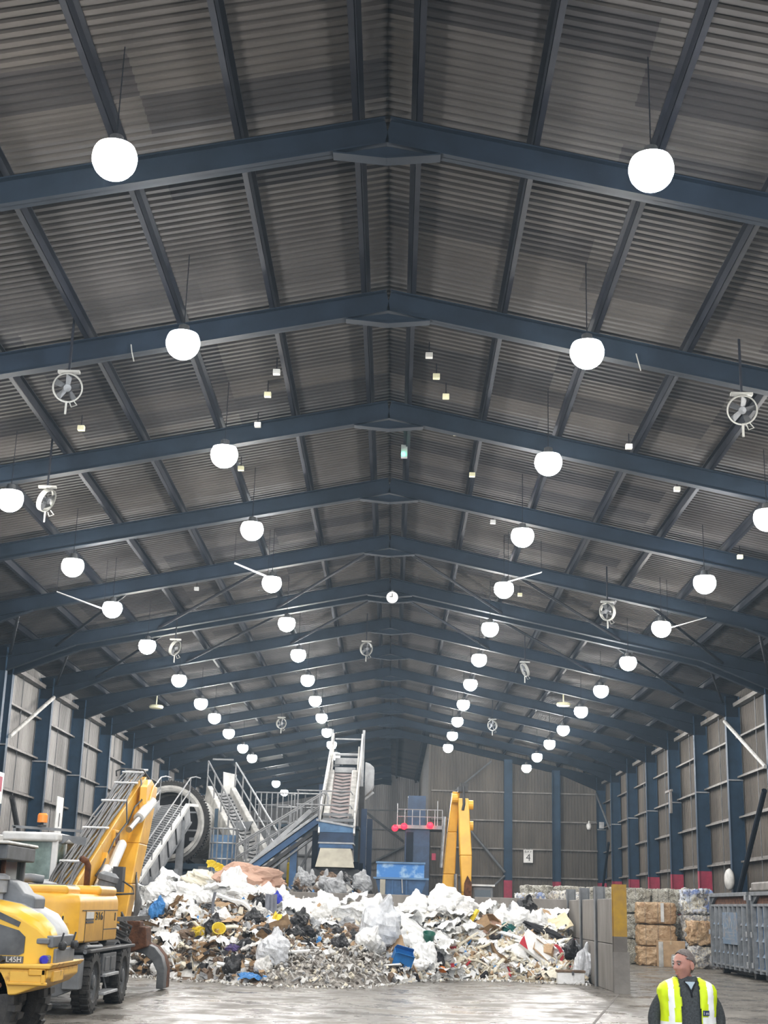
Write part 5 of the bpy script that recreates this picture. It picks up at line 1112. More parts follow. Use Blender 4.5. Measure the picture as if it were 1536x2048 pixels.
def skin_mesh(name, verts, edges, radii, mt, parent, sub=2, root=0):
    me = bpy.data.meshes.new(name); inv = WM[parent.name].inverted()
    bm = bmesh.new(); lay = bm.verts.layers.skin.verify(); bv = []
    for i, v in enumerate(verts):
        q = bm.verts.new(inv @ v); rr = radii[i]; q[lay].radius = rr if isinstance(rr, tuple) else (rr, rr); q[lay].use_root = (i == root); bv.append(q)
    for a, c in edges: bm.edges.new((bv[a], bv[c]))
    bm.to_mesh(me); bm.free()
    me.materials.append(MATS[mt]); o = bpy.data.objects.new(name, me); COL.objects.link(o); o.parent = parent; WM[o.name] = WM[parent.name].copy()
    sk = o.modifiers.new('skin', 'SKIN'); sk.use_smooth_shade = True
    sd = o.modifiers.new('subd', 'SUBSURF'); sd.levels = sub; sd.render_levels = sub
    return o
# hidden body: legs, torso, arms and hands with five fingers each, one skinned surface
V = []; E = []; RD = []
def pt(p, r_, prev=None):
    V.append(P3(*p)); RD.append(r_); i = len(V) - 1
    if prev is not None: E.append((prev, i))
    return i
pelvis = pt((0, .0, .80), (.13, .10)); sp = pt((0, 0, .98), (.13, .10), pelvis); chst = pt((0, .0, 1.18), (.14, .095), sp); nk = pt((0, .01, 1.33), (.062, .062), chst); pt((-.005, -.005, 1.42), (.055, .06), nk)
for sx in (-1, 1):
    hip = pt((sx * .09, 0, .76), .085, pelvis); kn = pt((sx * .10, -.02, .42), .055, hip); an = pt((sx * .11, .02, .07), .036, kn); pt((sx * .13, -.12, .03), .032, an)
    sh = pt((sx * .17, .0, 1.29), .05, chst); el = pt((sx * .25, .04, 1.05), .038, sh); wr = pt((sx * (.19 if sx > 0 else .20), -.05, .83), .026, el)
    pm = pt((sx * .185, -.07, .775), (.034, .020), wr)
    for k in range(4):
        dy = -.03 + .02 * k; ln = (.052, .062, .066, .050)[3 - k]
        a = pt((sx * .183, -.07 + dy, .745), .0085, pm); c = pt((sx * .176, -.072 + dy, .745 - ln * .5), .008, a); pt((sx * .163, -.072 + dy, .745 - ln), .007, c)
    a = pt((sx * .165, -.105, .785), .011, pm); c = pt((sx * .150, -.118, .765), .0095, a); pt((sx * .142, -.122, .742), .008, c)
body_o = skin_mesh('body', V, E, RD, 'skin', Pn)
# head: one sculpted surface, turned about 62 degrees to the man's right
HC = P3(-.02, -.025, 1.472); yaw = R(-58)
RH = Matrix.Rotation(yaw, 3, 'Z') @ Matrix.Rotation(R(4), 3, 'X')
def gauss(p, c, s_): return math.exp(-((p[0] - c[0]) ** 2 / s_[0] ** 2 + (p[1] - c[1]) ** 2 / s_[1] ** 2 + (p[2] - c[2]) ** 2 / s_[2] ** 2))
def head_pt(u, v):
    th = 2 * PI * u; ph = PI * v; x, y, z = math.sin(ph) * math.sin(th), -math.sin(ph) * math.cos(th), math.cos(ph)   # face looks to -y
    q = [x * .074, y * .094, z * .112]
    if z < 0:                                # jaw
        k = -z; q[0] *= 1 - .22 * k; q[1] = q[1] * (1 - .10 * k) - .012 * k
        if y > 0: q[1] *= 1 - .35 * k
    if y < 0: q[1] *= .97
    d = 0
    n = Vector((x, y, z))
    d += .024 * gauss(q, (0, -.092, -.018), (.013, .05, .018)) + .012 * gauss(q, (0, -.09, .006), (.010, .05, .022))      # nose
    d += .007 * gauss(q, (0, -.088, .030), (.05, .04, .012))                                                          # brow
    for sx in (-1, 1):
        d -= .012 * gauss(q, (sx * .030, -.085, .012), (.016, .04, .012)); d += .007 * gauss(q, (sx * .042, -.07, -.022), (.020, .04, .018))
    d += .008 * gauss(q, (0, -.085, -.056), (.022, .04, .009)) - .006 * gauss(q, (0, -.09, -.064), (.025, .04, .004)) + .008 * gauss(q, (0, -.085, -.072), (.02, .04, .008))
    d += .012 * gauss(q, (0, -.08, -.098), (.028, .05, .016)); d += .010 * gauss(q, (0, -.05, -.105), (.05, .06, .02))
    return Vector(q) + n * d
b = MB(); b.grid(56, 44, lambda u, v: HC + RH @ head_pt(u, v))
for sx in (-1, 1):                           # ears, part of the same surface mesh
    b.grid(14, 10, lambda u, v: HC + RH @ Vector((sx * (.070 + .012 * math.sin(PI * v) + .004 * math.cos(2 * PI * u) * math.sin(PI * v)), .012 + .017 * math.sin(PI * v) * math.cos(2 * PI * u), -.008 + (.034 + .0 * u) * math.cos(PI * v) * (1 if True else 0) + .006 * math.sin(2 * PI * u) * math.sin(PI * v))))
hd = b.build('head', 'skin', Pn, smooth=True)
b = MB()
def hair_pt(u, v):
    p = head_pt(u, v * .5); return HC + RH @ (p * 1.035 + Vector((0, .003, .002)))
nu, nv = 56, 26; base = []
vs = [[hair_pt(i / nu, j / nv) for i in range(nu + 1)] for j in range(nv + 1)]
b.v = [p for row in vs for p in row]
for j in range(nv):
    for i in range(nu):
        th = 2 * PI * (i + .5) / nu; back = -math.cos(th)            # 1 at the back, -1 at the face
        p = head_pt((i + .5) / nu, (j + .5) / nv * .5)
        lim = .052 + .035 * max(0, -back) if back < .15 else .052 - .11 * min(1, (back - .15) / .5)
        if p.z > lim - (.0 if abs(p.x) < .06 else .02): b.f.append((j * (nu + 1) + i, j * (nu + 1) + i + 1, (j + 1) * (nu + 1) + i + 1, (j + 1) * (nu + 1) + i)); b.mi.append(0)
for j in range(10):
    for i in range(nu):
        th = 2 * PI * (i + .5) / nu; back = -math.cos(th)
        if back > .25:
            o_ = len(b.v); q = [HC + RH @ (head_pt((i + a) / nu, .5 + (j + c) / 10 * .20) * 1.03) for a, c in ((0, 0), (1, 0), (1, 1), (0, 1))]
            if head_pt((i + .5) / nu, .5 + (j + .5) / 10 * .2).z > -.062: b.v += q; b.f.append((o_, o_ + 1, o_ + 2, o_ + 3)); b.mi.append(0)
ho = b.build('hair', 'hair', Pn, smooth=True)
sd = ho.modifiers.new('solid', 'SOLIDIFY'); sd.thickness = .004
for sx in (-1, 1):
    b = MB(); c = HC + RH @ Vector((sx * .029, -.0815, .012)); b.lathe([(0, -.011), (.0075, -.008), (.011, 0), (.0075, .008), (0, .011)], c, RH @ Vector((0, -1, 0)), 14, 0); b.lathe([(0, .0098), (.0055, .0096), (.0052, .0108), (0, .0114)], c, RH @ Vector((0, -1, 0)), 12, 1); b.build('eye', ['eye_white', 'eye_dark'], hd, smooth=True)
    b = MB(); b.tube([HC + RH @ Vector((sx * (.014 + .009 * k), -.0925 + .0035 * k + .002 * (k > 2), .031 + .003 * math.sin(k * .9))) for k in range(5)], [.003, .0045, .0045, .004, .002], 6); b.build('eyebrow', 'hair', hd)
b = MB(); b.tube([HC + RH @ Vector((.0055 * k, -.0955 + .0011 * abs(k) ** 1.6, -.0635 - .0004 * abs(k))) for k in range(-4, 5)], [.001, .003, .004, .0045, .004, .0045, .004, .003, .001], 6); b.build('lips', 'lip', hd, smooth=True)
# torso clothing as a lofted surface
TS = [(.70, .175, .125), (.78, .185, .135), (.88, .192, .145), (.98, .195, .15), (1.08, .192, .145), (1.17, .20, .137), (1.235, .207, .128), (1.28, .205, .115), (1.315, .188, .102), (1.34, .148, .088), (1.36, .092, .074), (1.385, .072, .068)]
def torso(u, z, off=0.0):
    for i in range(len(TS) - 1):
        if z <= TS[i + 1][0] or i == len(TS) - 2:
            f_ = (z - TS[i][0]) / (TS[i + 1][0] - TS[i][0]); f_ = max(0, min(1, f_)); f_ = f_ if True else f_
            a = TS[i][1] * (1 - f_) + TS[i + 1][1] * f_; c = TS[i][2] * (1 - f_) + TS[i + 1][2] * f_; break
    th = 2 * PI * u; cx, cy = math.sin(th), -math.cos(th); e_ = 2.6
    k = (abs(cx) ** e_ + abs(cy) ** e_) ** (-1 / e_)
    w_ = .006 * nz(cx * 4, cy * 4, z * 9) + .004 * nz(cx * 9, cy * 3, z * 16)
    return P3(cx * k * (a + off + w_), cy * k * (c + off + w_), z)
b = MB(); nu, nv = 64, 40
b.grid(nu, nv, lambda u, v: torso(u, .70 + .685 * v))
b.build('jumper', 'jumper', Pn, smooth=True)
for sx, nm in ((-1, 'sleeve'), (1, 'sleeve')):
    arm = [P3(sx * .12, 0, 1.25), P3(sx * .18, .005, 1.24), P3(sx * .222, .02, 1.18), P3(sx * .25, .035, 1.11), P3(sx * .262, .045, 1.04), P3(sx * .245, .03, .97), P3(sx * .218, -.01, .90), P3(sx * .20, -.045, .845)]
    skin_mesh(nm, arm, [(i, i + 1) for i in range(7)], [.050, .050, .056, .058, .060, .056, .048, .042], 'jumper', Pn)
skin_mesh('trousers', [P3(0, 0, .80), P3(0, 0, .70), P3(-.095, 0, .66), P3(-.105, -.02, .42), P3(-.11, .015, .09), P3(.095, 0, .66), P3(.105, -.02, .42), P3(.11, .015, .09)], [(0, 1), (1, 2), (2, 3), (3, 4), (1, 5), (5, 6), (6, 7)], [(.165, .125), (.16, .125), .105, .078, .072, .105, .078, .072], 'trousers', Pn)
for sx in (-1, 1):
    b = MB(); b.loft([P3(sx * .12 + a * .05, .06 - .26 * c, 0) for a, c in ((-1, 0), (1, 0), (1, .7), (.5, 1), (-.5, 1), (-1, .7))][::-1], [P3(sx * .12 + a * .04, .05 - .22 * c, .10 - .04 * c) for a, c in ((-1, 0), (1, 0), (1, .7), (.5, 1), (-.5, 1), (-1, .7))][::-1]); b.build('shoe', 'black', Pn, bevel=.02, seg=3)
# vest: yellow with silver bands, open at the front
b = MB(); nu, nv = 160, 90; z0, z1 = .74, 1.372
vs = []
for j in range(nv + 1):
    z = z0 + (z1 - z0) * j / nv
    for i in range(nu + 1): vs.append(torso(i / nu, z, .022 if z < 1.3 else .022 - .06 * (z - 1.3)))
b.v = vs
for j in range(nv):
    for i in range(nu):
        a = j * (nu + 1) + i; c = (vs[a] + vs[a + 1] + vs[a + nu + 1] + vs[a + nu + 2]) / 4; x, y, z = c.x - PXc, c.y - PYc, c.z
        front = y < 0
        xl, xr = -.075, .075
        if z > 1.2: k = (z - 1.2) / .17; xl -= .012 * k; xr += .0 * k
        if front and xl < x < xr: continue
        m_ = 0
        if front:
            if x < 0 and (-.168 < x + .0 * z < -.128): m_ = 1
            if x > 0 and (.135 + .12 * max(0, 1.2 - z) * 0 < x < .185): m_ = 1
            if x > 0 and 1.035 < z < 1.085: m_ = 1
            if x < 0 and 1.0 < z < 1.045: m_ = 1
            if (xl - .008 < x < xl) or (xr < x < xr + .008): m_ = 2
        else:
            if abs(abs(x) - .12) < .025 or 1.0 < z < 1.05: m_ = 1
        if .84 < z < .89: m_ = 1
        b.f.append((a, a + 1, a + nu + 2, a + nu + 1)); b.mi.append(m_)
vo = b.build('vest', ['vest_yellow', 'vest_silver', 'vest_edge'], Pn, smooth=True)
sd = vo.modifiers.new('solid', 'SOLIDIFY'); sd.thickness = .006; sd.offset = 1
b = MB(); yv = torso(.07, 1.11, .03).y - PYc
b.add([P3(.088, yv - .010, 1.095), P3(.140, yv + .002, 1.095), P3(.140, yv + .002, 1.135), P3(.088, yv - .010, 1.135), P3(.088, yv - .004, 1.095), P3(.140, yv + .008, 1.095), P3(.140, yv + .008, 1.135), P3(.088, yv - .004, 1.135)], [(0, 1, 2, 3), (7, 6, 5, 4), (0, 4, 5, 1), (1, 5, 6, 2), (2, 6, 7, 3), (3, 7, 4, 0)]); bd = b.build('badge', 'badge_navy', vo)
letters('I m', .034, P3(.114, yv - .0055, 1.114), (1, .23, 0), (0, 0, 1), 'white_paint', bd, depth=.001)
# collar, shirt and zip placket
b = MB(); cc = P3(-.005, 0, 1.36)
b.grid(30, 3, lambda u, v: P3(-.005 + (.083 - .004 * v) * math.sin(2 * PI * (u * .86 + .07)), -.078 * math.cos(2 * PI * (u * .86 + .07)) - .002, 1.335 + .045 * v + .012 * math.cos(2 * PI * (u * .86 + .57)))); co_ = b.build('collar', 'jumper', Pn, smooth=True); sd = co_.modifiers.new('solid', 'SOLIDIFY'); sd.thickness = .008
b = MB(); b.grid(24, 2, lambda u, v: P3(-.003 + .072 * math.sin(2 * PI * (u * .8 + .1)), -.073 * math.cos(2 * PI * (u * .8 + .1)), 1.345 + .04 * v)); so = b.build('shirt_collar', 'shirt', Pn, smooth=True); sd = so.modifiers.new('solid', 'SOLIDIFY'); sd.thickness = .005
b = MB(); y0_ = -.088; b.prism([(-.035, 1.345), (.045, 1.345), (.012, 1.285)], (PXc, PYc - .1165, 0), (1, 0, 0), (0, 0, 1), (0, .02, 0)); b.build('shirt_front', 'shirt', Pn)
b = MB()
b.tube([P3(-.04, -.104, 1.352), P3(-.01, -.121, 1.31), P3(.01, -.131, 1.27), P3(.012, -.138, 1.23)], .006, 6); b.tube([P3(.055, -.102, 1.352), P3(.03, -.121, 1.31), P3(.012, -.131, 1.27)], .006, 6); b.build('zip', 'jumper_dark', Pn, smooth=True)
# ------------------------------------------------------------------ the rubbish heap
def lerp_tab(tab, x):
    if x <= tab[0][0]: return tab[0][1]
    for (a, p), (c, q) in zip(tab, tab[1:]):
        if x <= c: return p + (q - p) * (x - a) / (c - a)
    return tab[-1][1]
CREST = [(-8.2, .2), (-7.3, 1.1), (-6.9, 1.75), (-6.2, 2.2), (-5.2, 2.35), (-4.2, 2.45), (-3.5, 2.4), (-2.9, 2.1), (-1.75, 1.65), (-.9, 1.75), (-.3, 1.75), (.3, 1.5), (1, 1.65), (2, 1.95), (2.9, 1.75), (3.9, 1.75), (4.9, 1.55), (5.5, 1.15), (5.78, .95)]
FOOT = [(-8.2, 38.6), (-6.5, 37.0), (-5.6, 36.4), (-4, 35.4), (-2.2, 33.9), (-.4, 34.7), (.6, 37.0), (1.3, 38.6), (2.0, 39.6), (3.4, 39.9), (4.7, 39.6), (5.8, 39.4)]
CY = [(-8.2, 41.4), (-2, 41.0), (1, 42.6), (3, 43.3), (5.8, 43.4)]
def heap(x, t):
    """point of the heap's face: t = 0 at the foot, 1 at the crest"""
    y0, yc, h = lerp_tab(FOOT, x), lerp_tab(CY, x), lerp_tab(CREST, x)
    y = y0 + (yc - y0) * t
    z = h * (t ** .85 if t > 0 else 0) + .10 * nz(x * 1.1, y * 1.1) * min(1, t * 5) * min(1, 1.3 - t)
    return Vector((x, y, max(z, 0)))
WHT = [(.86, .86, .85), (.80, .80, .79)]
mat('film_white', (.88, .88, .87), .38, var=.04, scale=3, col2=(.74, .74, .72), bump=.35, bscale=14, spec=.5)
mat('film_white_dirty', (.74, .73, .70), .5, var=.15, scale=4, bump=.4, bscale=12)
mat('film_cream', (.80, .75, .62), .5, var=.12, scale=4, bump=.3, bscale=12)
mat('film_grey', (.42, .43, .44), .4, var=.2, scale=4, bump=.4, bscale=12)
mat('film_clear', (.80, .82, .85), .22, var=.18, scale=5, bump=.6, bscale=10, spec=.6)
mat('film_black', (.02, .02, .022), .28, var=.2, scale=5, bump=.5, bscale=12, spec=.6)
mat('film_blue', (.06, .26, .62), .35, var=.15, scale=4, bump=.4, bscale=12); mat('film_deepblue', (.03, .05, .45), .4, var=.1)
mat('timber', (.66, .56, .40), .75, var=.15, scale=5, stretch=(1, .2, 1)); mat('timber_pale', (.78, .72, .58), .75, var=.12, scale=5, stretch=(1, .2, 1)); mat('timber_dark', (.20, .12, .07), .8, var=.2, scale=5)
mat('cloth_pink', (.62, .40, .30), .9, var=.14, scale=4, bump=.3, bscale=8); mat('cloth_dark', (.05, .05, .055), .9, var=.3, scale=5, bump=.4); mat('cloth_brown', (.24, .17, .12), .9, var=.25, scale=5, bump=.4); mat('cloth_teal', (.02, .16, .15), .8, var=.2, scale=4); mat('cloth_purple', (.10, .07, .20), .9, var=.2)
mat('plastic_green', (.015, .13, .09), .4, var=.15); mat('plastic_blue', (.03, .22, .60), .35, var=.1); mat('plastic_yellow', (.82, .62, .05), .4, var=.1); mat('plastic_orange', (.85, .25, .04), .4, var=.1); mat('plastic_red', (.55, .04, .06), .4, var=.1); mat('board_grey', (.17, .18, .21), .6, var=.1); mat('card_cream', (.82, .72, .48), .75, var=.08, scale=4)
mat('grit', (.36, .335, .30), .9, var=.3, scale=9, col2=(.12, .105, .09), bump=.6, bscale=24); mat('grit_pale', (.62, .59, .54), .9, var=.25, scale=14); mat('soil', (.13, .11, .09), .95, var=.3, scale=8, bump=.5)

def bag_mesh(seed, tall=1.0, knot=True, lump=1.0):
    b = MB(); nu, nv = 26, 16
    def f(u, v):
        th, ph = 2 * PI * u, PI * v; d = Vector((math.sin(ph) * math.cos(th), math.sin(ph) * math.sin(th), math.cos(ph)))
        if u == 1: d = Vector((math.sin(ph), 0, math.cos(ph)))
        r_ = .5 * (1 + lump * (.28 * nz(d.x * 1.4 + seed, d.y * 1.4, d.z * 1.4) - .22 * abs(nz(d.x * 2.6 + seed, d.y * 2.6, d.z * 2.6)) - .14 * abs(nz(d.x * 6, d.y * 6 + seed, d.z * 6))))
        p = d * r_; p.z *= tall
        if knot and d.z > .82: p.z += (d.z - .82) * .9; p.x *= .65; p.y *= .65
        if p.z < -.3 * tall: p.z = -.3 * tall + (p.z + .3 * tall) * .25
        p.z += .3 * tall; return p
    return b.grid(nu, nv, f)
def film_mesh(seed, asp=1.0, amp=1.0):
    b = MB(); n = 18
    def f(u, v):
        x, y = u - .5, v - .5; k = 1 + .35 * nz(math.atan2(y, x) * 1.5 + seed, seed)
        z = amp * (.20 * nz(x * 2.2 + seed, y * 2.2) + .26 * (.5 - abs(nz(x * 3.2, y * 3.2 + seed))) + .14 * (.4 - abs(nz(x * 7 + seed, y * 7))) + .05 * nz(x * 15, y * 15 + seed)) - .35 * (x * x + y * y)
        return Vector((x * k * asp, y * k, z))
    b.grid(n, n, f); return b
def card_mesh(seed, bend=.15):
    b = MB(); n = 6
    def f(o):
        def g(u, v):
            x, y = u - .5, v - .5; z = bend * abs(x) * 2 * (1 if seed % 2 else -1) * .5 + .04 * nz(x * 3 + seed, y * 3)
            return Vector((x + .05 * nz(v * 5, seed), y * .75 + .05 * nz(u * 5 + 9, seed), z + o))
        return g
    b.grid(n, n, f(.012)); b.grid(n, n, f(-.012)); return b
def carton_mesh(seed):
    b = MB(); t_ = .02
    b.b2((-.5, -.35, 0), (.5, .35, t_)); b.b2((-.5, -.35, 0), (-.5 + t_, .35, .5)); b.b2((.5 - t_, -.35, 0), (.5, .35, .5)); b.b2((-.5, -.35, 0), (.5, -.35 + t_, .5)); b.b2((-.5, .35 - t_, 0), (.5, .35, .5))
    b.hexa([(-.5, -.35, .48), (.5, -.35, .48), (.45, -.6, .62), (-.45, -.6, .62), (-.5, -.34, .5), (.5, -.34, .5), (.45, -.59, .64), (-.45, -.59, .64)]); b.hexa([(-.5, .35, .48), (.5, .35, .48), (.45, .15, .70), (-.45, .15, .70), (-.5, .36, .5), (.5, .36, .5), (.45, .17, .71), (-.45, .17, .71)])
    return b
def plank_mesh(seed):
    b = MB(); k = .04 * (seed % 3 - 1)
    for i in range(4):
        x0, x1 = -.5 + i / 4, -.25 + i / 4; z0, z1 = k * math.sin(PI * i / 4), k * math.sin(PI * (i + 1) / 4)
        b.hexa([(x0, -.05, z0), (x1, -.05, z1), (x1, .05, z1), (x0, .05, z0), (x0, -.05, z0 + .03), (x1, -.05, z1 + .03), (x1, .05, z1 + .03), (x0, .05, z0 + .03)])
    return b
def tub_mesh(seed):
    b = MB(); b.lathe([(0, .03), (.34, .03), (.36, 0), (.44, .72), (.49, .73), (.49, .77), (.42, .76), (.34, .06), (0, .06)], n=22); return b
PROTO = {}
def proto(shape, mt, var):
    k = (shape, mt, var)
    if k not in PROTO:
        mk = {'bag': lambda s_: bag_mesh(s_ * 3.7 + 1, .85 + .1 * (s_ % 3)), 'lump': lambda s_: bag_mesh(s_ * 5.1 + 40, .65, False, 1.5), 'film': lambda s_: film_mesh(s_ * 4.3 + 2, 1.25, 1.1), 'card': lambda s_: card_mesh(s_), 'carton': carton_mesh, 'plank': plank_mesh, 'tub': tub_mesh}[shape]
        b = mk(var); me = bpy.data.meshes.new(shape); me.from_pydata([tuple(v) for v in b.v], [], b.f); me.materials.append(MATS[mt])
        if shape in ('tub',): me.polygons.foreach_set('use_smooth', [True] * len(me.polygons))
        me.update(); PROTO[k] = me
    return PROTO[k]
HEAPOBJ = []
def put(name, shape, mt, var, loc, size, rot, label, cat, group=None):
    o = bpy.data.objects.new(name, proto(shape, mt, var)); COL.objects.link(o)
    o.location = loc; o.rotation_euler = rot; o.scale = size if isinstance(size, (tuple, list)) else (size,) * 3
    WM[o.name] = Matrix.Identity(4); HEAPOBJ.append((o, label, group)); return tag(o, label, cat, group)
rnd = random.Random(21)
def face_rot(t, x, tilt=.55, spin=None):
    a = .48 + rnd.uniform(-tilt, tilt); return (a, rnd.uniform(-tilt, tilt), rnd.uniform(0, 2 * PI) if spin is None else spin)

# base of the heap: mixed loose rubbish nobody could count
b = MB(); NX, NT = 120, 46
def basef(u, v):
    x = -8.1 + u * 13.88; t = v * 1.45 - .02
    if t <= 1: p = heap(x, max(t, 0)); p.y = lerp_tab(FOOT, x) + (lerp_tab(CY, x) - lerp_tab(FOOT, x)) * t
    else:
        c = heap(x, 1); p = Vector((x, min(c.y + (t - 1) * 6, 44.36), max(c.z * (1 - (t - 1) * 1.2), 0)))
    p.z += (.10 * nz(x * 3, p.y * 3) + .06 * nz(x * 8, p.y * 8)) * (1 if t > .06 else max(0, t * 12)); p.z = max(p.z, .0 if t > .02 else -.02); return p
b.grid(NX, NT, basef, 0)
for i, f_ in enumerate(b.f):
    c = b.v[f_[0]]; q = nz(c.x * 1.2, c.y * 1.2, 5)
    g_ = -2.7 < c.x < .35 and c.z < .95
    b.mi[i] = (1 if q < -.32 else 0) if g_ else ((3 if q > .05 else 10) if c.x < .5 else (3 if q > -.1 else 11))
frag = ['grit', 'soil', 'film_white', 'film_white_dirty', 'timber_pale', 'card', 'cloth_dark', 'grit_pale', 'film_cream', 'film_grey', 'cloth_brown', 'timber', 'film_blue', 'plastic_red', 'card_dark', 'film_black']
def fragment(p, s_, m_):
    rot = Euler((rnd.uniform(-1.2, 1.2), rnd.uniform(-1.2, 1.2), rnd.uniform(0, 6.3))).to_matrix()
    k = rnd.random()
    if k < .45: d = (s_, s_ * rnd.uniform(.3, .9), s_ * rnd.uniform(.05, .25))
    elif k < .7: d = (s_ * 1.7, s_ * .22, s_ * .14)
    else: d = (s_ * .8, s_ * .7, s_ * .5)
    x, y, z = (a / 2 for a in d); j = lambda: 1 + rnd.uniform(-.45, .25)
    b.hexa([p + rot @ Vector((sx * x * j(), sy * y * j(), sz * z * j())) for sx, sy, sz in ((-1, -1, -1), (1, -1, -1), (1, 1, -1), (-1, 1, -1), (-1, -1, 1), (1, -1, 1), (1, 1, 1), (-1, 1, 1))], m_)
for i in range(11000):
    x = rnd.uniform(-7.3, 5.7); t = rnd.random() ** .85
    p = heap(x, t); grey = -2.7 < x < .35 and t < .36 + .12 * nz(x * 2, 3)
    if grey: m_ = rnd.choices([0, 7, 1, 9, 3, 4], [3, 8, .7, 2, 4, 2])[0]; s_ = rnd.uniform(.05, .16)
    elif x > 1.6: m_ = rnd.choices([2, 3, 4, 8, 5, 11, 6, 9, 10, 12, 13], [5, 4, 7, 7, 3, 4, 2, 2, 1.5, .5, .5])[0]; s_ = rnd.uniform(.08, .30)
    elif x > .5: m_ = rnd.choices([2, 3, 4, 8, 5, 6, 9, 10, 15], [5, 5, 3, 3, 2, 2, 3, 2, 1])[0]; s_ = rnd.uniform(.08, .28)
    elif t > .72: m_ = rnd.choices([2, 3, 8, 5, 9, 10], [7, 5, 2, 1.5, 1.5, 1])[0]; s_ = rnd.uniform(.1, .32)
    else: m_ = rnd.choices([2, 3, 5, 14, 10, 6, 15, 9, 4, 11, 12, 1], [3, 4, 3.5, 3, 3.5, 2.5, 1.5, 3, 2, 2, .4, 2])[0]; s_ = rnd.uniform(.08, .28)
    fragment(p + Vector((0, rnd.uniform(-.05, .05), rnd.uniform(0, .10))), s_, m_)
for i in range(700):                         # litter spilt on the floor along the foot
    x = rnd.uniform(-7.0, 5.75); d = abs(rnd.gauss(0, .45)); s_ = rnd.uniform(.03, .10)
    fragment(Vector((x, lerp_tab(FOOT, x) - d, s_ * .2)), s_, rnd.choices([2, 3, 7, 8, 1], [3, 3, 3, 2, 1])[0])
o = b.build('loose_rubbish', frag); tag(o, 'heap of mixed loose rubbish, chips and scraps under the bags and sheets', 'rubbish'); o['kind'] = 'stuff'
# darker heap beyond the rear wall, below the hopper
b = MB()
def base2(u, v):
    x = -3.6 + 4.0 * u; y = 44.75 + 2.6 * v; r_ = ((x + 1.65) / 2.05) ** 2 + ((y - 46.0) / 1.5) ** 2
    return Vector((x, y, max(0, 2.45 * (1 - r_ ** 2.5)) + .15 * nz(x * 3, y * 3) + .1 * nz(x * 8, y * 8)))
b.grid(40, 30, base2, 0)
for i in range(900):
    u, v = rnd.random(), rnd.random(); p = base2(u, v); fragment(p, rnd.uniform(.1, .35), rnd.choices([0, 6, 9, 10, 3, 15, 12], [2, 4, 4, 3, 2, 3, .4])[0])
o = b.build('loose_rubbish', frag); tag(o, 'dark grey heap of rubbish below the beige chute behind the rear wall', 'rubbish'); o['kind'] = 'stuff'

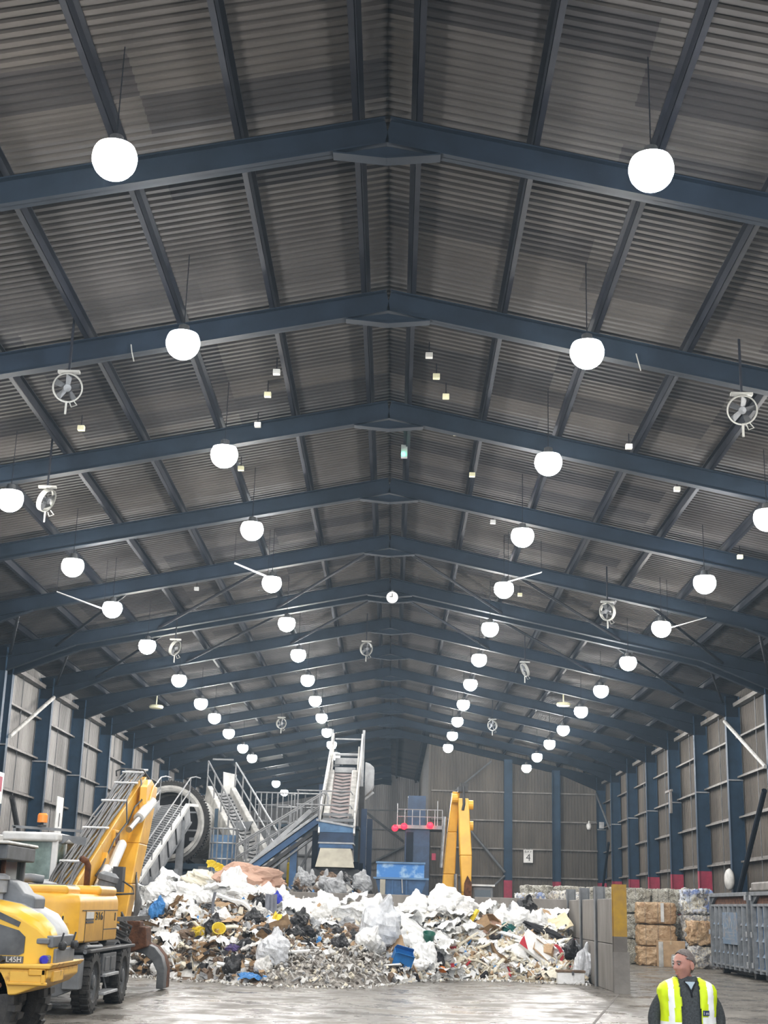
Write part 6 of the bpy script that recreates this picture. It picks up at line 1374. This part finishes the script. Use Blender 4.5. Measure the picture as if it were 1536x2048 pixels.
# ---- single things picked out on the heap: (name, shape, material, variant, x, t, size, rotation, label, category, lift)
ONE = [
 ('cloth_bundle', 'lump', 'cloth_pink', 1, -3.75, .98, (2.3, 1.0, 1.6), (0.5, 0, .1), 'large pinkish tan cloth bundle on top of the heap below the chevron conveyor', 'bundle', -.15),
 ('cloth_bundle', 'lump', 'film_cream', 2, -5.0, .95, (1.5, .8, .9), (0.2, .25, .3), 'pale dusty pink bundle left of the large pinkish cloth bundle', 'bundle', .0),
 ('cloth_piece', 'film', 'plastic_yellow', 1, -4.75, 1.0, (.55, .3, .5), (.7, .3, .6), 'yellow cloth strip on top of the heap beside the pinkish bundle', 'cloth', .42),
 ('plastic_bag', 'bag', 'film_blue', 1, -6.15, .55, (.45, .4, .75), (.2, .2, .3), 'bright blue bag on the left flank of the heap near the grab', 'bag', .05),
 ('board', 'card', 'board_grey', 1, -2.95, .68, (.32, .95, 1), (1.25, .0, .12), 'dark grey upright board in the upper middle of the heap', 'board', .22),
 ('wood_plank', 'plank', 'film_white', 1, -4.15, .66, (.75, 2.0, 2), (.2, .32, .0), 'white plank sticking out left of the dark grey board', 'plank', .22),
 ('wood_plank', 'plank', 'film_white', 2, -3.72, .58, (.6, 2.0, 2), (.2, .45, .0), 'shorter white plank below the other white plank', 'plank', .22),
 ('steel_post', 'plank', 'board_grey', 0, -4.42, .50, (.85, 1.1, 2), (.0, 1.5, .3), 'dark upright post in the middle left of the heap', 'post', .32),
 ('tub', 'tub', 'plastic_yellow', 1, -4.15, .30, (.38, .38, .45), (.9, .3, .0), 'yellow plastic tub low on the heap', 'tub', .15),
 ('cloth_piece', 'film', 'plastic_yellow', 2, -4.65, .33, (.5, .35, .6), (.9, .0, .6), 'crumpled yellow and brown wrapper left of the yellow tub', 'wrapper', .18),
 ('wrapper', 'card', 'plastic_yellow', 3, -2.72, .55, (.22, .42, 1), (1.0, .5, .3), 'small yellow sheet below the dark grey board', 'sheet', .25),
 ('plastic_bag', 'bag', 'film_black', 2, -2.15, .62, (.62, .5, .6), (.2, .2, .9), 'round black bag in the middle of the heap below the chute', 'bag', .05),
 ('plastic_bag', 'lump', 'film_black', 3, -4.35, .61, (1.1, .5, .5), (.3, .1, .1), 'long black bag below the white planks', 'bag', .02),
 ('cloth_piece', 'lump', 'cloth_purple', 4, -3.62, .20, (.42, .3, .3), (.2, .1, .1), 'small purple cloth near the foot of the heap', 'cloth', .08),
 ('plastic_bag', 'bag', 'film_clear', 4, -2.55, .18, (.85, .75, 1.0), (.1, .1, .4), 'big clear grey bag at the foot of the heap left of the gravelly slope', 'bag', .0),
 ('plastic_bag', 'bag', 'film_black', 5, -3.55, .05, (.5, .42, .5), (.2, .1, .3), 'black bag at the foot of the heap near the blue scrap', 'bag', .0),
 ('plastic_sheet', 'film', 'film_blue', 3, -2.9, .02, (.6, .35, .35), (.2, 0, .1), 'flat bright blue scrap on the floor at the foot of the heap', 'scrap', .10),
 ('plastic_bag', 'bag', 'film_deepblue', 2, -2.85, .80, (.3, .28, .35), (.2, 0, .1), 'small deep blue bag near the crest above the dark grey board', 'bag', .15),
 ('plastic_bag', 'bag', 'film_clear', 7, -.05, .50, (1.25, 1.0, 1.5), (.35, .15, .4), 'biggest whitish clear bag in the middle of the heap right of the gravelly slope', 'bag', .0),
 ('crate', 'carton', 'plastic_blue', 1, .62, .16, (.52, .5, .62), (.4, .25, .2), 'bright blue crate low on the heap right of the gravelly slope', 'crate', .12),
 ('tub', 'tub', 'plastic_green', 2, 1.35, .30, (.36, .36, .72), (.35, .1, .0), 'dark green tub right of the blue crate', 'tub', .1),
 ('plastic_sheet', 'film', 'film_white', 4, .95, .55, (1.5, .55, .6), (.7, .55, .0), 'long curved white sheet sliding down above the dark green tub', 'sheet', .30),
 ('plastic_cup', 'lump', 'plastic_orange', 5, 1.72, .06, (.35, .26, .28), (.2, .1, .1), 'orange scrap at the foot of the heap right of the green tub', 'scrap', .05),
 ('plastic_strip', 'plank', 'plastic_yellow', 1, 2.7, .66, (.75, 1.4, 2), (.3, -1.0, .25), 'bright yellow strip standing below the second yellow boom', 'strip', .25),
 ('cardboard_box', 'carton', 'card_dark', 2, 3.0, .62, (.55, .55, .8), (.9, .5, .9), 'dark brown open carton beside the bright yellow strip', 'box', .1),
 ('cardboard_sheet', 'card', 'cloth_pink', 5, 3.25, .60, (.6, .75, 1), (1.1, .2, .4), 'pinkish cardboard sheet leaning on the dark brown carton', 'sheet', .25),
 ('plastic_bag', 'lump', 'cloth_teal', 6, 3.75, .64, (.42, .4, .5), (.3, .2, .1), 'dark teal bag in the upper right of the heap', 'bag', .1),
 ('plastic_bag', 'bag', 'film_black', 8, 4.25, .88, (.85, .6, .9), (.2, .2, .7), 'black bag on the crest in front of the rear wall', 'bag', .05),
 ('cloth_piece', 'lump', 'cloth_dark', 7, 4.85, .66, (1.5, .4, .4), (.3, .35, .0), 'long dark cloth trailing right below the black crest bag', 'cloth', .12),
 ('cardboard_sheet', 'card', 'card', 6, 4.95, .92, (.85, .7, 1), (.9, .2, .2), 'tan cardboard sheet on the crest by the wall corner', 'sheet', .3),
 ('cardboard_sheet', 'card', 'card_cream', 7, 5.25, .85, (.9, .7, 1), (.85, -.3, .3), 'cream yellow cardboard sheet in front of the tan one by the wall corner', 'sheet', .32),
 ('cardboard_box', 'carton', 'card', 3, 4.5, .30, (.7, .6, .5), (.9, .6, .4), 'brown carton behind the white box with a red corner', 'box', .1),
 ('plastic_bag', 'bag', 'film_black', 9, 5.42, .36, (.66, .6, .72), (.2, .1, .2), 'shiny knotted black bag by the concrete side wall', 'bag', .05),
 ('plastic_bag', 'bag', 'film_grey', 10, 5.62, .52, (.5, .45, .5), (.2, .1, .2), 'grey brown bag above the knotted black bag by the wall', 'bag', .05),
 ('plastic_bag', 'bag', 'film_clear', 11, 5.62, .10, (.62, .5, .95), (.1, .1, .2), 'upright whitish bag at the foot of the heap by the concrete wall', 'bag', .0),
 ('plastic_bag', 'lump', 'film_blue', 12, 5.68, .22, (.35, .35, .6), (.1, .1, .2), 'dull blue bag squeezed against the concrete side wall', 'bag', .05),
 ('wood_plank', 'plank', 'plastic_red', 2, 5.0, .27, (.5, 2.2, 3), (.3, 1.3, .2), 'dark red slat standing right of the white box', 'slat', .22),
 ('ball', 'lump', 'plastic_red', 9, 5.66, .72, (.22, .22, .25), (0, 0, 0), 'small pink red lump against the concrete side wall', 'scrap', .25),
]
for n, sh, mt, var, x, t, sz, rot, lb, cat, lift in ONE:
    p = heap(x, t); p.z += lift; put(n, sh, mt, var, p, sz, rot, lb, cat)
# white box with the red corner, and the white chest on the floor
t_ = thing('cardboard_box', 'tilted white box with a red corner on the right of the heap', 'box', (4.55, 40.6, .55))
Rm = Matrix.Rotation(R(35), 3, 'Y') @ Matrix.Rotation(R(-38), 3, 'X')
b = MB(); c = heap(4.45, .28) + Vector((0, -.15, .35)); b.box(c, (.95, .62, .12), rot=Rm @ Matrix.Rotation(R(90), 3, 'X') @ Matrix.Rotation(0, 3, 'Z')); b.build('carton', 'film_white', t_, bevel=.01)
Rn = Rm @ Matrix.Rotation(R(90), 3, 'X'); b = MB(); pz = Rn @ Vector((0, 0, 1)); sgn = 1 if pz.y < 0 else -1
b.prism([(-.475, -.31), (-.475, .02), (-.18, -.31)], c + pz * sgn * .061, Rn @ Vector((1, 0, 0)), Rn @ Vector((0, 1, 0)), pz * sgn * .004); b.build('red_corner', 'plastic_red', t_)
t_ = thing('storage_chest', 'low white chest with a brown lid edge on the floor by the concrete wall', 'chest', (5.2, 39.15, 0))
b = MB(); b.b2((4.85, 38.95, 0), (5.58, 39.3, .30)); b.build('chest_body', 'film_white', t_, bevel=.015)
b = MB(); b.b2((4.83, 38.93, .30), (5.60, 39.32, .36)); b.build('lid', 'cloth_brown', t_, bevel=.01)
b = MB(); b.b2((5.23, 38.92, .24), (5.29, 38.95, .33)); b.build('latch', 'mid_grey', t_)

# ---- repeats, each its own object, labelled by look and by what they lie near
ZX = [(-5.2, 'beside the excavator grab'), (-3.0, 'below the pinkish bundle'), (-.9, 'below the beige chute'), (1.0, 'below the blue skip'), (2.7, 'below the second yellow boom'), (4.3, 'below the 4 board'), (9, 'by the concrete side wall')]
ZT = [(.22, 'at the foot'), (.5, 'low on the slope'), (.8, 'high on the slope'), (9, 'on the crest')]
def zone(x, t): return next(n for a, n in ZX if x < a), next(n for a, n in ZT if t < a)
KIND = {
 'wb': ('plastic_bag', 'bag', ['film_white'], 6, 'crumpled white plastic bag', 'bag', (.4, .85)),
 'wf': ('plastic_sheet', 'film', ['film_white'], 6, 'crumpled white plastic sheet', 'sheet', (.55, 1.05)),
 'db': ('plastic_bag', 'bag', ['film_white_dirty'], 4, 'dusty off-white plastic bag', 'bag', (.4, .8)),
 'df': ('plastic_sheet', 'film', ['film_white_dirty'], 4, 'dusty off-white plastic sheet', 'sheet', (.5, .9)),
 'cf': ('plastic_sheet', 'film', ['film_cream'], 4, 'crumpled cream plastic sheet', 'sheet', (.5, .9)),
 'bb': ('plastic_bag', 'bag', ['film_black'], 3, 'crumpled black plastic bag', 'bag', (.35, .65)),
 'gb': ('plastic_bag', 'bag', ['film_grey'], 3, 'crumpled grey plastic bag', 'bag', (.35, .7)),
 'cs': ('cardboard_sheet', 'card', ['card'], 4, 'torn brown cardboard sheet', 'sheet', (.4, .8)),
 'ds': ('cardboard_sheet', 'card', ['card_dark'], 4, 'dirty dark brown cardboard sheet', 'sheet', (.35, .7)),
 'cb': ('cardboard_box', 'carton', ['card'], 2, 'open brown cardboard carton', 'box', (.4, .65)),
 'tp': ('wood_plank', 'plank', ['timber_pale'], 3, 'pale broken timber batten', 'batten', (.6, 1.2)),
 'wp': ('wood_plank', 'plank', ['film_white'], 3, 'white painted batten', 'batten', (.6, 1.3)),
 'cl': ('cloth_piece', 'lump', ['cloth_brown'], 4, 'brown crumpled cloth', 'cloth', (.35, .75)),
 'dc': ('cloth_piece', 'lump', ['cloth_dark'], 4, 'dark crumpled cloth', 'cloth', (.35, .75)),
}
def pick(x, t):
    if t > .74: return rnd.choices(['wb', 'wf', 'db', 'df', 'cs', 'gb'], [7, 7, 1.5, 1.5, 1, .5])[0]
    if -2.7 < x < .25 and t < .38: return rnd.choices(['df', 'gb', 'db', 'wp'], [1, 1, 1, 1])[0] if rnd.random() < .12 else None
    if x > 2.2: return rnd.choices(['wb', 'wf', 'tp', 'wp', 'cf', 'cs', 'bb', 'db', 'cb', 'dc', 'gb'], [4, 4, 8, 6, 5, 1.5, .8, 2, .8, .8, .6])[0]
    if x > .2: return rnd.choices(['wb', 'wf', 'df', 'cs', 'gb', 'dc', 'wp', 'bb'], [5, 6, 3, 1.5, 1.2, 1, 1, .8])[0]
    if x < -4.8: return rnd.choices(['wb', 'wf', 'df', 'cs', 'cl', 'bb', 'gb', 'ds'], [6, 6, 3, 1.5, 1.5, 1, 1, 1])[0]
    return rnd.choices(['wb', 'wf', 'db', 'df', 'cs', 'ds', 'cl', 'dc', 'bb', 'gb', 'tp', 'wp'], [1.2, 1.5, 1.6, 1.6, 2.5, 3, 3.2, 2.4, 1.4, 1.5, 1, 1])[0]
n_ = 0; tries = 0
while n_ < 285 and tries < 900:
    tries += 1
    x = rnd.uniform(-7.1, 5.55); t = rnd.uniform(.02, 1.03); k = pick(x, t)
    if k is None: continue
    name, sh, mts, nv_, lb, cat, (s0, s1) = KIND[k]; s_ = rnd.uniform(s0, s1)
    if t > .8 and k in ('wb', 'wf'): s_ *= 1.15
    if x > 5.2: s_ *= .6
    if t < .2: s_ *= .75
    p = heap(x, t); zx, zt = zone(x, t)
    if sh == 'film': p.z += .08; rot = face_rot(t, x, .4); sz = (s_ * 1.0, s_ * .85, s_ * .9)
    elif sh in ('card', 'carton'): p.z += .14; rot = face_rot(t, x, .7); sz = (s_, s_, 1 if sh == 'card' else s_)
    elif sh == 'plank': p.z += .16; rot = (rnd.uniform(-.3, .5), rnd.uniform(-.8, .8), rnd.uniform(-.7, .7)); sz = (s_, 1.2, 1.3)
    else: p.z -= .02; rot = (rnd.uniform(-.3, .6), rnd.uniform(-.5, .5), rnd.uniform(0, 6.3)); sz = (s_, s_ * .85, s_ * rnd.uniform(.7, 1.0))
    full = f'{lb} {zt} of the heap, {zx}'
    put(name, sh, mts[0], rnd.randrange(nv_), p, sz, rot, full, cat, f'{lb}s {zt}, {zx}'); n_ += 1
# grey and black bags on the darker heap beyond the rear wall
for i in range(16):
    u, v = rnd.uniform(.12, .9), rnd.uniform(.08, .5); p = base2(u, v); k = rnd.choice(['gb', 'gb', 'bb', 'dc', 'dc', 'cl']); name, sh, mts, nv_, lb, cat, _ = KIND[k]; s_ = rnd.uniform(.5, .95)
    put(name, sh, mts[0], rnd.randrange(nv_), p, (s_, s_ * .8, s_), (rnd.uniform(-.4, .4), rnd.uniform(-.4, .4), rnd.uniform(0, 6)), f'{lb} on the darker heap beyond the rear wall', cat, f'{lb}s on the darker heap')
# big white bags lying along the crest
for i, (x, t, s_, n) in enumerate(((-.75, .90, .95, 'below the right edge of the beige chute'), (-1.55, .86, .9, 'straight below the beige chute'), (.95, .97, 1.15, 'straight below the blue skip'), (1.95, .96, 1.25, 'just left of the second yellow boom'), (2.5, 1.0, 1.0, 'right under the second yellow boom'), (-.2, .86, 1.05, 'sagging left of the gap in front of the rear wall'), (-5.6, .80, 1.3, 'on the left shoulder of the heap'), (-6.4, .84, 1.1, 'at the left end of the crest'), (-3.9, .78, 1.1, 'directly under the pinkish bundle'))):
    p = heap(x, t); put('plastic_bag', 'bag' if i % 2 else 'lump', 'film_white', i % 6, p, (s_, s_ * .8, s_ * .75), (.25, rnd.uniform(-.2, .2), rnd.uniform(0, 6)), f'big billowing white bag {n}', 'bag')
